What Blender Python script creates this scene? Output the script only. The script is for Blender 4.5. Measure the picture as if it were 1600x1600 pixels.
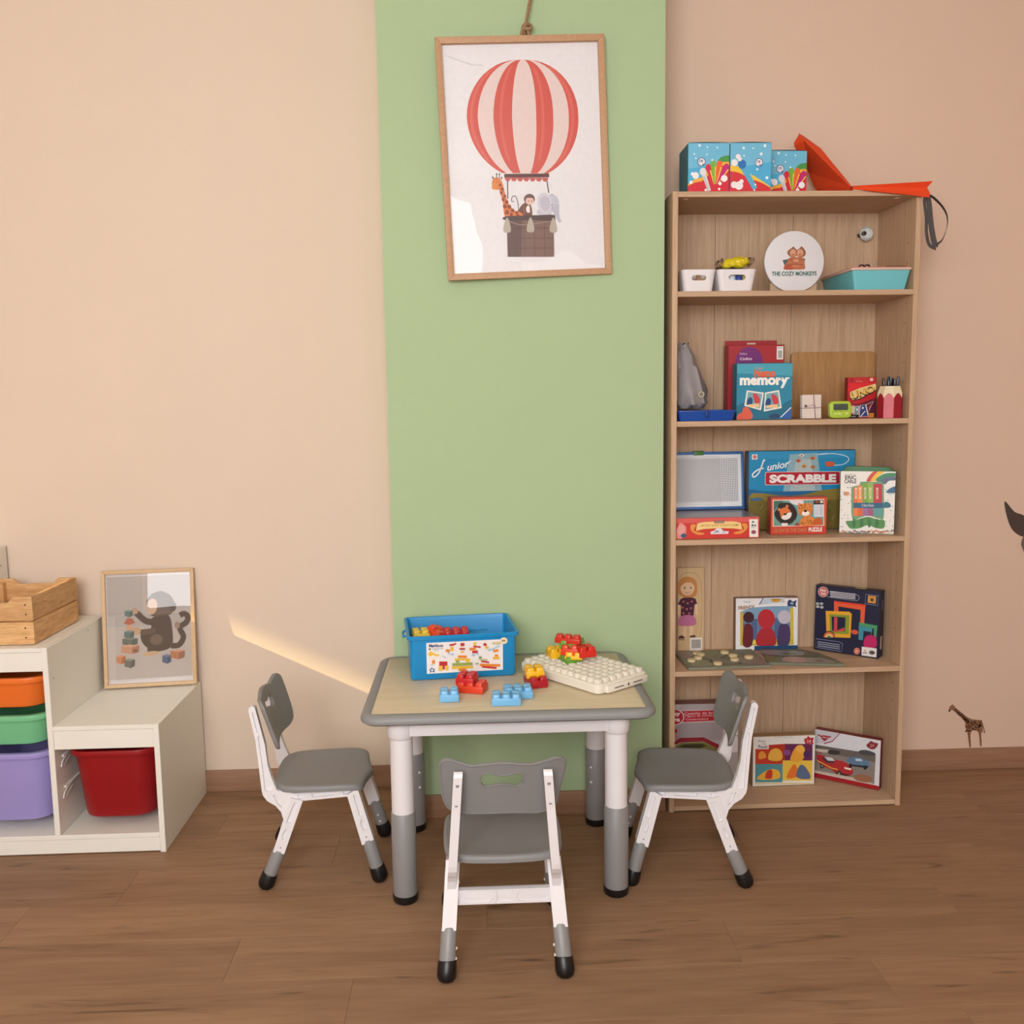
import bpy, bmesh, math, random
from math import sin, cos, pi, radians
from mathutils import Vector, Matrix
from mathutils.geometry import tessellate_polygon

random.seed(7)
for o in list(bpy.data.objects):
    bpy.data.objects.remove(o)
SC = bpy.context.scene
COL = SC.collection

# ------------------------------------------------------------------ camera
def make_camera():
    f, yaw, pitch, roll = 1452.08, .0384, .1182, -.0143
    cy, sy, cp, sp = cos(yaw), sin(yaw), cos(pitch), sin(pitch)
    fwd = Vector((sy*cp, cy*cp, -sp)); right = Vector((cy, -sy, 0)); up = right.cross(fwd)
    r = right*cos(roll) + up*sin(roll); u = up*cos(roll) - right*sin(roll)
    cam = bpy.data.cameras.new('camera'); ob = bpy.data.objects.new('camera', cam); COL.objects.link(ob)
    cam.sensor_width = 36; cam.lens = f/1600*36; cam.clip_start = .05
    M = Matrix((r, u, -fwd)).transposed().to_4x4(); M.translation = Vector((-.2077, -3.2958, 1.3979))
    ob.matrix_world = M
    SC.camera = ob
make_camera()

# ------------------------------------------------------------------ light
SC.view_settings.view_transform = 'Standard'
SC.view_settings.look = 'None'
SC.view_settings.gamma = 1.0
SC.view_settings.use_curve_mapping = False
SC.view_settings.exposure = 0.0

world = bpy.data.worlds.new('sky'); SC.world = world; world.use_nodes = True
bg = world.node_tree.nodes['Background']
bg.inputs[0].default_value = (.62, .78, 1.0, 1); bg.inputs[1].default_value = .6

def area(name, loc, rot, sx, sy, power, col):
    l = bpy.data.lights.new(name, 'AREA'); l.shape = 'RECTANGLE'; l.size = sx; l.size_y = sy
    l.energy = power; l.color = col
    o = bpy.data.objects.new(name, l); COL.objects.link(o); o.location = loc; o.rotation_euler = rot
    return o
# daylight coming in through the wide window behind the camera (local -Z looks along +y)
area('window_daylight', (-.835, -4.64, 2.16), (radians(90), 0, 0), 2.05, 1.20, 99, (.975, .985, 1.0))
area('window_daylight_low', (-.835, -4.64, 1.11), (radians(90), 0, 0), 2.05, .88, 21, (.975, .985, 1.0))
area('window_daylight_small', (.93, -4.64, 1.90), (radians(90), 0, 0), .66, .84, 7, (.975, .985, 1.0))
sun = bpy.data.lights.new('sun', 'SUN'); sun.energy = 9.0; sun.angle = radians(.6); sun.color = (1.0, .78, .36)
so = bpy.data.objects.new('sun', sun); COL.objects.link(so)
so.rotation_euler = Vector((1, .33, -.485)).to_track_quat('-Z', 'Y').to_euler()
so.location = (-6, -2, 4)

# ------------------------------------------------------------------ materials
def lin(c):
    if isinstance(c, str):
        c = c.lstrip('#'); c = ''.join(k*2 for k in c) if len(c) == 3 else c; c = tuple(int(c[i:i+2], 16) for i in (0, 2, 4))
    out = []
    for v in c[:3]:
        v = v/255.0
        out.append(v/12.92 if v <= .04045 else ((v+.055)/1.055)**2.4)
    return (*out, 1.0)
MATS = {}
def new_mat(name):
    m = bpy.data.materials.new(name); m.use_nodes = True
    nt = m.node_tree
    return m, nt, nt.nodes['Principled BSDF']
def scale_col(c, k):
    return (min(1, c[0]*k), min(1, c[1]*k), min(1, c[2]*k), 1)
def mat(col, rough=.5, metal=0.0, noise=.05, nscale=25, bump=0.0, bscale=300, name=None, trans=0.0, alpha=1.0, spec=.5, coat=0.0):
    key = (str(col), rough, metal, noise, nscale, bump, bscale, trans, alpha, spec, coat)
    if key in MATS: return MATS[key]
    m, nt, b = new_mat(name or 'paint_%d' % len(MATS))
    c = lin(col)
    tc = nt.nodes.new('ShaderNodeTexCoord')
    if noise > 0:
        n = nt.nodes.new('ShaderNodeTexNoise'); n.inputs['Scale'].default_value = nscale; n.inputs['Detail'].default_value = 4
        nt.links.new(tc.outputs['Object'], n.inputs['Vector'])
        mx = nt.nodes.new('ShaderNodeMix'); mx.data_type = 'RGBA'
        mx.inputs[6].default_value = scale_col(c, 1-noise); mx.inputs[7].default_value = scale_col(c, 1+noise)
        nt.links.new(n.outputs['Fac'], mx.inputs[0]); nt.links.new(mx.outputs[2], b.inputs['Base Color'])
    else:
        b.inputs['Base Color'].default_value = c
    if bump > 0:
        n2 = nt.nodes.new('ShaderNodeTexNoise'); n2.inputs['Scale'].default_value = bscale; n2.inputs['Detail'].default_value = 3
        nt.links.new(tc.outputs['Object'], n2.inputs['Vector'])
        bp = nt.nodes.new('ShaderNodeBump'); bp.inputs['Strength'].default_value = bump; bp.inputs['Distance'].default_value = .002
        nt.links.new(n2.outputs['Fac'], bp.inputs['Height']); nt.links.new(bp.outputs['Normal'], b.inputs['Normal'])
    b.inputs['Roughness'].default_value = rough; b.inputs['Metallic'].default_value = metal
    b.inputs['Specular IOR Level'].default_value = spec
    b.inputs['Transmission Weight'].default_value = trans; b.inputs['Alpha'].default_value = alpha
    b.inputs['Coat Weight'].default_value = coat
    MATS[key] = m
    return m
def P(col):            # printed ink
    return mat(col, rough=.42, noise=.06, nscale=60)
def wood(name, c1, c2, grain=(1, 1, 1), scale=8, rough=.55, rnd=0.0, knots=0.0, c3=None, spec=.4, bump=.05):
    """streaky wood; grain = stretch of the object coordinates (small number along the grain)"""
    m, nt, b = new_mat(name); L = nt.links
    tc = nt.nodes.new('ShaderNodeTexCoord'); mp = nt.nodes.new('ShaderNodeMapping')
    mp.inputs['Scale'].default_value = grain
    oi = nt.nodes.new('ShaderNodeObjectInfo')
    add = nt.nodes.new('ShaderNodeVectorMath'); add.operation = 'MULTIPLY_ADD'
    add.inputs[1].default_value = (37.0, 53.0, 71.0)
    comb = nt.nodes.new('ShaderNodeCombineXYZ')
    for i in range(3): L.new(oi.outputs['Random'], comb.inputs[i])
    L.new(comb.outputs[0], add.inputs[0]); L.new(tc.outputs['Object'], mp.inputs['Vector']); L.new(mp.outputs[0], add.inputs[2])
    n1 = nt.nodes.new('ShaderNodeTexNoise'); n1.inputs['Scale'].default_value = scale; n1.inputs['Detail'].default_value = 6
    n1.inputs['Roughness'].default_value = .62; n1.inputs['Distortion'].default_value = .6
    L.new(add.outputs[0], n1.inputs['Vector'])
    n2 = nt.nodes.new('ShaderNodeTexNoise'); n2.inputs['Scale'].default_value = scale*4.5; n2.inputs['Detail'].default_value = 4
    L.new(add.outputs[0], n2.inputs['Vector'])
    mm = nt.nodes.new('ShaderNodeMath'); mm.operation = 'MULTIPLY_ADD'; mm.inputs[1].default_value = .4
    L.new(n2.outputs['Fac'], mm.inputs[0])
    m3 = nt.nodes.new('ShaderNodeMath'); m3.operation = 'MULTIPLY'; m3.inputs[1].default_value = .62
    L.new(n1.outputs['Fac'], m3.inputs[0]); L.new(m3.outputs[0], mm.inputs[2])
    cr = nt.nodes.new('ShaderNodeValToRGB'); e = cr.color_ramp.elements
    e[0].position = .34; e[0].color = lin(c2); e[1].position = .64; e[1].color = lin(c1)
    if c3:
        k = e.new(.26); k.color = lin(c3)
    L.new(mm.outputs[0], cr.inputs[0])
    last = cr.outputs[0]
    if knots > 0:
        mp2 = nt.nodes.new('ShaderNodeVectorMath'); mp2.operation = 'MULTIPLY'; mp2.inputs[1].default_value = (1.5, 1.15, 1.0)
        L.new(add.outputs[0], mp2.inputs[0])
        n3 = nt.nodes.new('ShaderNodeTexNoise'); n3.inputs['Scale'].default_value = 3.1; n3.inputs['Detail'].default_value = 5; n3.inputs['Distortion'].default_value = 1.2
        L.new(mp2.outputs[0], n3.inputs['Vector'])
        mr3 = nt.nodes.new('ShaderNodeMapRange'); mr3.inputs[1].default_value = .62; mr3.inputs[2].default_value = .78; mr3.inputs[3].default_value = 0; mr3.inputs[4].default_value = knots
        L.new(n3.outputs['Fac'], mr3.inputs[0])
        mx3 = nt.nodes.new('ShaderNodeMix'); mx3.data_type = 'RGBA'; mx3.inputs[7].default_value = scale_col(lin(c3 or c2), .8)
        L.new(mr3.outputs[0], mx3.inputs[0]); L.new(last, mx3.inputs[6]); last = mx3.outputs[2]
    if rnd > 0:
        hs = nt.nodes.new('ShaderNodeHueSaturation')
        mr = nt.nodes.new('ShaderNodeMapRange'); mr.inputs[3].default_value = 1-rnd; mr.inputs[4].default_value = 1+rnd
        L.new(oi.outputs['Random'], mr.inputs[0]); L.new(mr.outputs[0], hs.inputs['Value']); L.new(last, hs.inputs['Color']); last = hs.outputs[0]
    L.new(last, b.inputs['Base Color'])
    if bump:
        bp = nt.nodes.new('ShaderNodeBump'); bp.inputs['Strength'].default_value = bump; bp.inputs['Distance'].default_value = .001
        L.new(mm.outputs[0], bp.inputs['Height']); L.new(bp.outputs[0], b.inputs['Normal'])
    b.inputs['Roughness'].default_value = rough; b.inputs['Specular IOR Level'].default_value = spec
    return m
def sheet_mat(name, tint=(1, 1, 1), strength=1.0, wave=0.0, wscale=3.0, rough=.02, ior=1.5, opacity=0.0, body=(200, 200, 200)):
    """thin clear sheet: see-through, with a real mirror sheen that grows at grazing angles"""
    m, nt, b = new_mat(name); L = nt.links
    out = nt.nodes['Material Output']; nt.nodes.remove(b)
    tr = nt.nodes.new('ShaderNodeBsdfTransparent'); tr.inputs[0].default_value = (*tint, 1)
    gl = nt.nodes.new('ShaderNodeBsdfGlossy'); gl.inputs['Roughness'].default_value = rough
    fr = nt.nodes.new('ShaderNodeFresnel'); fr.inputs['IOR'].default_value = ior
    mu = nt.nodes.new('ShaderNodeMath'); mu.operation = 'MULTIPLY'; mu.inputs[1].default_value = strength; mu.use_clamp = True
    mix = nt.nodes.new('ShaderNodeMixShader')
    L.new(fr.outputs[0], mu.inputs[0]); L.new(mu.outputs[0], mix.inputs[0])
    base = tr.outputs[0]
    if opacity > 0:
        df = nt.nodes.new('ShaderNodeBsdfDiffuse'); df.inputs[0].default_value = lin(body)
        m2 = nt.nodes.new('ShaderNodeMixShader'); m2.inputs[0].default_value = opacity
        L.new(tr.outputs[0], m2.inputs[1]); L.new(df.outputs[0], m2.inputs[2]); base = m2.outputs[0]
    L.new(base, mix.inputs[1]); L.new(gl.outputs[0], mix.inputs[2]); L.new(mix.outputs[0], out.inputs['Surface'])
    if wave > 0:
        tc = nt.nodes.new('ShaderNodeTexCoord')
        n = nt.nodes.new('ShaderNodeTexNoise'); n.inputs['Scale'].default_value = wscale; n.inputs['Detail'].default_value = 1
        L.new(tc.outputs['Object'], n.inputs['Vector'])
        bp = nt.nodes.new('ShaderNodeBump'); bp.inputs['Strength'].default_value = 1; bp.inputs['Distance'].default_value = wave
        L.new(n.outputs['Fac'], bp.inputs['Height']); L.new(bp.outputs[0], gl.inputs['Normal']); L.new(bp.outputs[0], fr.inputs['Normal'])
    return m

# ------------------------------------------------------------------ mesh builder
class MB:
    def __init__(self):
        self.v, self.f, self.mi, self.mats, self.sm = [], [], [], [], []
    def slot(self, m):
        if m not in self.mats: self.mats.append(m)
        return self.mats.index(m)
    def add(self, verts, faces, m, smooth=False, M=None):
        k = len(self.v); s = self.slot(m)
        if M is not None: verts = [M @ Vector(p) for p in verts]
        self.v += [tuple(p) for p in verts]
        for f in faces:
            self.f.append([i+k for i in f]); self.mi.append(s); self.sm.append(smooth)
        return self
    def add_bm(self, bm, m, smooth=False, M=None):
        bm.verts.index_update()
        self.add([v.co.copy() for v in bm.verts], [[v.index for v in f.verts] for f in bm.faces], m, smooth, M); bm.free()
        return self
    def box(self, x0, x1, y0, y1, z0, z1, m, bev=0.0, seg=2, M=None, smooth=None):
        bm = bmesh.new(); bmesh.ops.create_cube(bm, size=1)
        for v in bm.verts:
            v.co = ((x0+x1)/2+v.co.x*(x1-x0), (y0+y1)/2+v.co.y*(y1-y0), (z0+z1)/2+v.co.z*(z1-z0))
        if bev > 0:
            bmesh.ops.bevel(bm, geom=bm.edges[:], offset=bev, segments=seg, affect='EDGES', profile=.5)
        return self.add_bm(bm, m, (bev > 0) if smooth is None else smooth, M)
    def loft(self, rings, m, caps=True, smooth=True, M=None, closed=True):
        n = len(rings[0]); vs = [p for r in rings for p in r]; fs = []
        for i in range(len(rings)-1):
            for j in range(n if closed else n-1):
                a, b = i*n+j, i*n+(j+1) % n
                fs.append((a, b, b+n, a+n))
        if caps:
            fs.append(tuple(reversed(range(n)))); fs.append(tuple(range((len(rings)-1)*n, len(rings)*n)))
        return self.add(vs, fs, m, smooth, M)
    def lathe(self, prof, m, n=24, at=(0, 0, 0), caps=True, M=None, smooth=True):
        rings = [[(at[0]+r*cos(2*pi*k/n), at[1]+r*sin(2*pi*k/n), at[2]+z) for k in range(n)] for r, z in prof]
        return self.loft(rings, m, caps, smooth, M)
    def tube(self, pts, r, m, n=8, closed=False, M=None, flat=None):
        pts = [Vector(p) for p in pts]; rings = []; N = len(pts)
        rr = r if isinstance(r, (list, tuple)) else [r]*N
        prev = None
        for i, p in enumerate(pts):
            if closed: t = pts[(i+1) % N]-pts[i-1]
            else: t = pts[min(i+1, N-1)]-pts[max(i-1, 0)]
            t = t.normalized() if t.length > 0 else Vector((0, 0, 1))
            if prev is None:
                a = Vector((0, 0, 1)) if abs(t.z) < .9 else Vector((1, 0, 0))
                u = t.cross(a).normalized()
            else:
                u = (prev-t*prev.dot(t)).normalized()
            prev = u; w = t.cross(u)
            fx = flat or (1, 1)
            rings.append([p+u*(rr[i]*fx[0]*cos(2*pi*k/n))+w*(rr[i]*fx[1]*sin(2*pi*k/n)) for k in range(n)])
        if closed: rings.append(rings[0])
        return self.loft(rings, m, not closed, True, M)
    def prism(self, poly, d0, d1, m, plane='xz', bev=0.0, M=None, smooth=False):
        """extrude a 2-D outline; plane xz -> depth y; xy -> depth z"""
        def p3(a, b, d): return (a, d, b) if plane == 'xz' else ((a, b, d) if plane == 'xy' else (d, a, b))
        bm = bmesh.new(); n = len(poly)
        lo = [bm.verts.new(p3(a, b, d0)) for a, b in poly]; hi = [bm.verts.new(p3(a, b, d1)) for a, b in poly]
        rim = []
        for i in range(n):
            bm.faces.new((lo[i], lo[(i+1) % n], hi[(i+1) % n], hi[i]))
        f1 = bm.faces.new(lo); f2 = bm.faces.new(hi); bmesh.ops.recalc_face_normals(bm, faces=bm.faces[:]); bm.normal_update()
        if bev > 0:
            es = list({e for f in (f1, f2) for e in f.edges})
            bmesh.ops.bevel(bm, geom=es, offset=bev, segments=2, affect='EDGES', profile=.5)
        bm.normal_update()
        bmesh.ops.triangulate(bm, faces=[f for f in bm.faces if len(f.verts) > 4])
        return self.add_bm(bm, m, smooth or bev > 0, M)
    def holed(self, outer, holes, d0, d1, m, bev=0.0, M=None):
        """plate in the xz plane with pockets cut right through it, from depth d0 to d1"""
        cu = bpy.data.curves.new('plate', 'CURVE'); cu.dimensions = '2D'; cu.fill_mode = 'BOTH'; cu.extrude = abs(d1-d0)/2-bev; cu.bevel_depth = bev; cu.bevel_resolution = 1
        for lp in [outer]+holes:
            sp = cu.splines.new('POLY'); sp.points.add(len(lp)-1); sp.use_cyclic_u = True
            for i, p in enumerate(lp): sp.points[i].co = (p[0], p[1], 0, 1)
        ob = bpy.data.objects.new('plate', cu); COL.objects.link(ob)
        me = bpy.data.meshes.new_from_object(ob.evaluated_get(bpy.context.evaluated_depsgraph_get()))
        bm = bmesh.new(); bm.from_mesh(me); bmesh.ops.remove_doubles(bm, verts=bm.verts[:], dist=1e-6)
        bpy.data.objects.remove(ob); bpy.data.curves.remove(cu); bpy.data.meshes.remove(me)
        for v in bm.verts: v.co = (v.co.x, (d0+d1)/2+v.co.z, v.co.y)
        return self.add_bm(bm, m, False, M)
    def ball(self, c, r, m, n=16, M=None):
        rx, ry, rz = r if isinstance(r, (list, tuple)) else (r, r, r)
        rings = []
        for i in range(1, n//2):
            t = pi*i/(n//2)
            rings.append([(c[0]+rx*sin(t)*cos(2*pi*k/n), c[1]+ry*sin(t)*sin(2*pi*k/n), c[2]-rz*cos(t)) for k in range(n)])
        return self.loft(rings, m, True, True, M)
    def map(self, fn):
        self.v = [fn(*p) for p in self.v]; return self
    def build(self, name, parent=None, loc=None, rot=None, angle=40):
        me = bpy.data.meshes.new(name); me.from_pydata([tuple(p) for p in self.v], [], self.f)
        for m in self.mats: me.materials.append(m)
        me.polygons.foreach_set('material_index', self.mi); me.polygons.foreach_set('use_smooth', self.sm)
        bm = bmesh.new(); bm.from_mesh(me); bmesh.ops.recalc_face_normals(bm, faces=bm.faces[:]); bm.to_mesh(me); bm.free()
        if any(self.sm): me.set_sharp_from_angle(angle=radians(angle))
        me.update()
        o = bpy.data.objects.new(name, me); COL.objects.link(o)
        if parent is not None: o.parent = parent
        if loc: o.location = loc
        if rot: o.rotation_euler = rot
        return o
def islands(mb, name, parent=None, **k):
    """build every separate piece of mb as an object of its own"""
    par = list(range(len(mb.v)))
    def find(i):
        while par[i] != i:
            par[i] = par[par[i]]; i = par[i]
        return i
    for f in mb.f:
        for j in f[1:]: par[find(j)] = find(f[0])
    groups = {}
    for fi, f in enumerate(mb.f): groups.setdefault(find(f[0]), []).append(fi)
    out = []
    for fis in groups.values():
        q = MB(); ids = {}
        for fi in fis:
            for j in mb.f[fi]:
                if j not in ids: ids[j] = len(q.v); q.v.append(mb.v[j])
            q.f.append([ids[j] for j in mb.f[fi]]); q.mi.append(q.slot(mb.mats[mb.mi[fi]])); q.sm.append(mb.sm[fi])
        out.append(q.build(name, parent, **k))
    return out
def thing(name, label, cat, loc=(0, 0, 0), rot=0.0, group=None):
    o = bpy.data.objects.new(name, None); COL.objects.link(o); o.empty_display_size = .05
    o.location = loc; o.rotation_euler = rot if isinstance(rot, (tuple, list)) else (0, 0, rot)
    return tag(o, label, cat, group)
def tag(o, label, cat, group=None):
    o['label'] = label; o['category'] = cat
    if group: o['group'] = group
    return o
def struct(o):
    o['kind'] = 'structure'; return o
def copy_tree(o, parent=None):
    c = o.copy(); COL.objects.link(c)
    if parent is not None: c.parent = parent
    for ch in list(o.children): copy_tree(ch, c)
    return c

# ------------------------------------------------------------------ flat print on a face
def homography(src, dst):
    A = []; B = []
    for (x, y), (u, v) in zip(src, dst):
        A.append([x, y, 1, 0, 0, 0, -u*x, -u*y]); B.append(u)
        A.append([0, 0, 0, x, y, 1, -v*x, -v*y]); B.append(v)
    n = 8; M = [A[i]+[B[i]] for i in range(n)]
    for i in range(n):
        p = max(range(i, n), key=lambda r: abs(M[r][i])); M[i], M[p] = M[p], M[i]
        for r in range(n):
            if r != i:
                k = M[r][i]/M[i][i]
                M[r] = [a-k*b for a, b in zip(M[r], M[i])]
    h = [M[i][n]/M[i][i] for i in range(n)]
    def fn(x, y):
        w = h[6]*x+h[7]*y+1
        return ((h[0]*x+h[1]*y+h[2])/w, (h[3]*x+h[4]*y+h[5])/w)
    return fn
FONT_CACHE = {}
def glyphs(s, bold=0.0, shear=0.0):
    key = (s, bold, shear)
    if key not in FONT_CACHE:
        cu = bpy.data.curves.new('lettering', 'FONT'); cu.body = s; cu.size = 1.0; cu.offset = bold; cu.shear = shear
        cu.resolution_u = 3; cu.fill_mode = 'FRONT'
        ob = bpy.data.objects.new('lettering', cu); COL.objects.link(ob)
        dg = bpy.context.evaluated_depsgraph_get()
        me = bpy.data.meshes.new_from_object(ob.evaluated_get(dg))
        vs = [(v.co.x, v.co.y) for v in me.vertices]; fs = [list(p.vertices) for p in me.polygons]
        bpy.data.objects.remove(ob); bpy.data.curves.remove(cu); bpy.data.meshes.remove(me)
        x0 = min(v[0] for v in vs); x1 = max(v[0] for v in vs); y0 = min(v[1] for v in vs); y1 = max(v[1] for v in vs)
        FONT_CACHE[key] = ([((x-x0)/(x1-x0)-.5, (y-y0)/(y1-y0)-.5) for x, y in vs], fs)
    return FONT_CACHE[key]
class Art:
    """flat print laid out in sketch units; quad = sketch corners TL,TR,BR,BL of a face w x h metres (x -w/2..w/2, z 0..h)"""
    STEP = .00005
    def __init__(self, quad, w, h, clamp=True):
        self.lim = (w/2, h) if clamp else None
        self.fn = homography(quad, [(-w/2, h), (w/2, h), (w/2, 0), (-w/2, 0)]); self.mb = MB(); self.k = 1
    def _add(self, pts, faces, col, same):
        if not same: self.k += 1
        d = -.0004-self.k*self.STEP
        m = col if not isinstance(col, (str, tuple)) else P(col)
        vs = []
        for x, y in pts:
            u, v = self.fn(x, y)
            if self.lim: u = min(max(u, -self.lim[0]), self.lim[0]); v = min(max(v, 0), self.lim[1])
            vs.append((u, d, v))
        self.mb.add(vs, faces, m)
        return self
    def poly(self, pts, col, same=False):
        tri = tessellate_polygon([[Vector((x, y, 0)) for x, y in pts]])
        return self._add(pts, tri, col, same)
    def rect(self, x0, y0, x1, y1, col, same=False):
        return self._add([(x0, y0), (x1, y0), (x1, y1), (x0, y1)], [(0, 1, 2, 3)], col, same)
    def rrect(self, x0, y0, x1, y1, r, col, same=False):
        pts = []
        for cx, cy, a in ((x1-r, y0+r, -90), (x1-r, y1-r, 0), (x0+r, y1-r, 90), (x0+r, y0+r, 180)):
            for k in range(5):
                t = radians(a+k*22.5); pts.append((cx+r*cos(t), cy+r*sin(t)))
        return self._add(pts, [tuple(range(20))], col, same)
    def ell(self, cx, cy, rx, ry, col, a=0.0, n=22, same=False, arc=(0, 360)):
        ca, sa = cos(radians(a)), sin(radians(a)); pts = []
        full = arc == (0, 360)
        for k in range(n if full else n+1):
            t = radians(arc[0]+(arc[1]-arc[0])*k/n); X, Y = rx*cos(t), ry*sin(t)
            pts.append((cx+X*ca-Y*sa, cy+X*sa+Y*ca))
        return self._add(pts, [tuple(range(len(pts)))], col, same)
    def line(self, pts, w, col, closed=False, same=False):
        if closed: pts = list(pts)+[pts[0]]
        vs = []; fs = []
        for i, (x, y) in enumerate(pts):
            a = pts[max(i-1, 0)]; b = pts[min(i+1, len(pts)-1)]
            if closed and i in (0, len(pts)-1): a, b = pts[-2], pts[1]
            dx, dy = b[0]-a[0], b[1]-a[1]; l = math.hypot(dx, dy) or 1
            ww = w[i] if isinstance(w, (list, tuple)) else w
            nx, ny = -dy/l*ww/2, dx/l*ww/2
            vs += [(x+nx, y+ny), (x-nx, y-ny)]
            if i: fs.append((2*i-2, 2*i-1, 2*i+1, 2*i))
        return self._add(vs, fs, col, same)
    def curve(self, pts, w, col, n=6, closed=False):
        """smooth stroke through the points"""
        return self.line(smooth(pts, n, closed), w, col, closed)
    def text(self, s, cx, cy, w, h, col, a=0.0, bold=0.0, shear=0.0):
        vs, fs = glyphs(s, bold, shear); ca, sa = cos(radians(a)), sin(radians(a))
        pts = []
        for x, y in vs:
            X, Y = x*w, -y*h
            pts.append((cx+X*ca-Y*sa, cy+X*sa+Y*ca))
        return self._add(pts, fs, col, False)
    def build(self, name, parent, loc=(0, 0, 0), rot=None):
        o = self.mb.build(name, parent, loc, rot); return o
def smooth(pts, n=6, closed=False):
    out = []; N = len(pts)
    for i in range(N if closed else N-1):
        p = [pts[(i+j) % N] if closed else pts[min(max(i+j, 0), N-1)] for j in (-1, 0, 1, 2)]
        for k in range(n):
            t = k/n
            out.append(tuple(.5*((2*p[1][d])+(-p[0][d]+p[2][d])*t+(2*p[0][d]-5*p[1][d]+4*p[2][d]-p[3][d])*t*t+(-p[0][d]+3*p[1][d]-3*p[2][d]+p[3][d])*t**3) for d in range(len(p[0]))))
    if not closed: out.append(tuple(pts[-1]))
    return out
def rrect2(hx, hy, r, n=5, cx=0, cy=0):
    out = []
    for sx, sy, a in ((1, -1, -90), (1, 1, 0), (-1, 1, 90), (-1, -1, 180)):
        for k in range(n+1):
            t = radians(a+k*90/n); out.append((cx+sx*(hx-r)+r*cos(t), cy+sy*(hy-r)+r*sin(t)))
    return out

# ------------------------------------------------------------------ shared materials
M_wall_l = mat((228, 207, 188), rough=.9, noise=.02, nscale=3, bump=.12, bscale=220, name='wall_paint_beige', spec=.2)
M_wall_r = mat((225, 197, 177), rough=.9, noise=.02, nscale=3, bump=.12, bscale=220, name='wall_paint_bounce_tint', spec=.2)  # wall paint with warm bounce and shade put into a pinker, darker colour
M_green = mat((174, 195, 154), rough=.9, noise=.02, nscale=3, bump=.12, bscale=220, name='wall_paint_green', spec=.2)
M_ceil = mat((236, 230, 220), rough=.9, noise=.01, name='ceiling_paint', spec=.2)
M_floor = wood('floor_laminate', (160, 125, 95), (136, 103, 77), grain=(.55, 5.5, 3), scale=2.6, rough=.55, rnd=.05, c3=(96, 69, 51), spec=.3, knots=.95)
M_base = wood('baseboard_wood', (166, 126, 98), (142, 105, 80), grain=(.5, 6, 6), scale=3, rough=.55, rnd=.03)
M_case = wood('bookcase_oak_foil', (208, 177, 146), (182, 149, 118), grain=(22, 22, .8), scale=4, rough=.6, rnd=.02)
M_caseh = wood('bookcase_oak_foil_across', (208, 177, 146), (184, 151, 120), grain=(.8, 22, 22), scale=4, rough=.6, rnd=.02)
M_frame_oak = wood('frame_oak', (198, 156, 118), (178, 136, 100), grain=(14, 14, 14), scale=9, rough=.5)
M_frame_pine = wood('frame_pine', (222, 188, 148), (204, 168, 126), grain=(14, 14, 14), scale=9, rough=.5)
M_pine = wood('crate_pine', (226, 182, 128), (190, 138, 86), grain=(1.2, 1.2, 9), scale=5, rough=.6, rnd=.06)
M_white = mat((238, 234, 224), rough=.5, noise=.015, name='white_foil')
M_wplast = mat((232, 228, 230), rough=.42, noise=.015, name='white_plastic')
M_gplast = mat((134, 133, 133), rough=.5, noise=.03, bump=.08, bscale=700, name='grey_plastic')
M_gtrim = mat((138, 138, 138), rough=.5, noise=.03, name='grey_edge_plastic')
M_sleeve = mat((140, 138, 138), rough=.4, noise=.02, name='grey_leg_plastic')
M_black = mat((16, 15, 16), rough=.35, noise=.02, name='black_rubber')
M_steel = mat((200, 200, 200), rough=.3, metal=1.0, noise=.02, name='steel')
M_paper = mat((236, 234, 236), rough=.7, noise=.01, name='white_paper')

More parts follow.
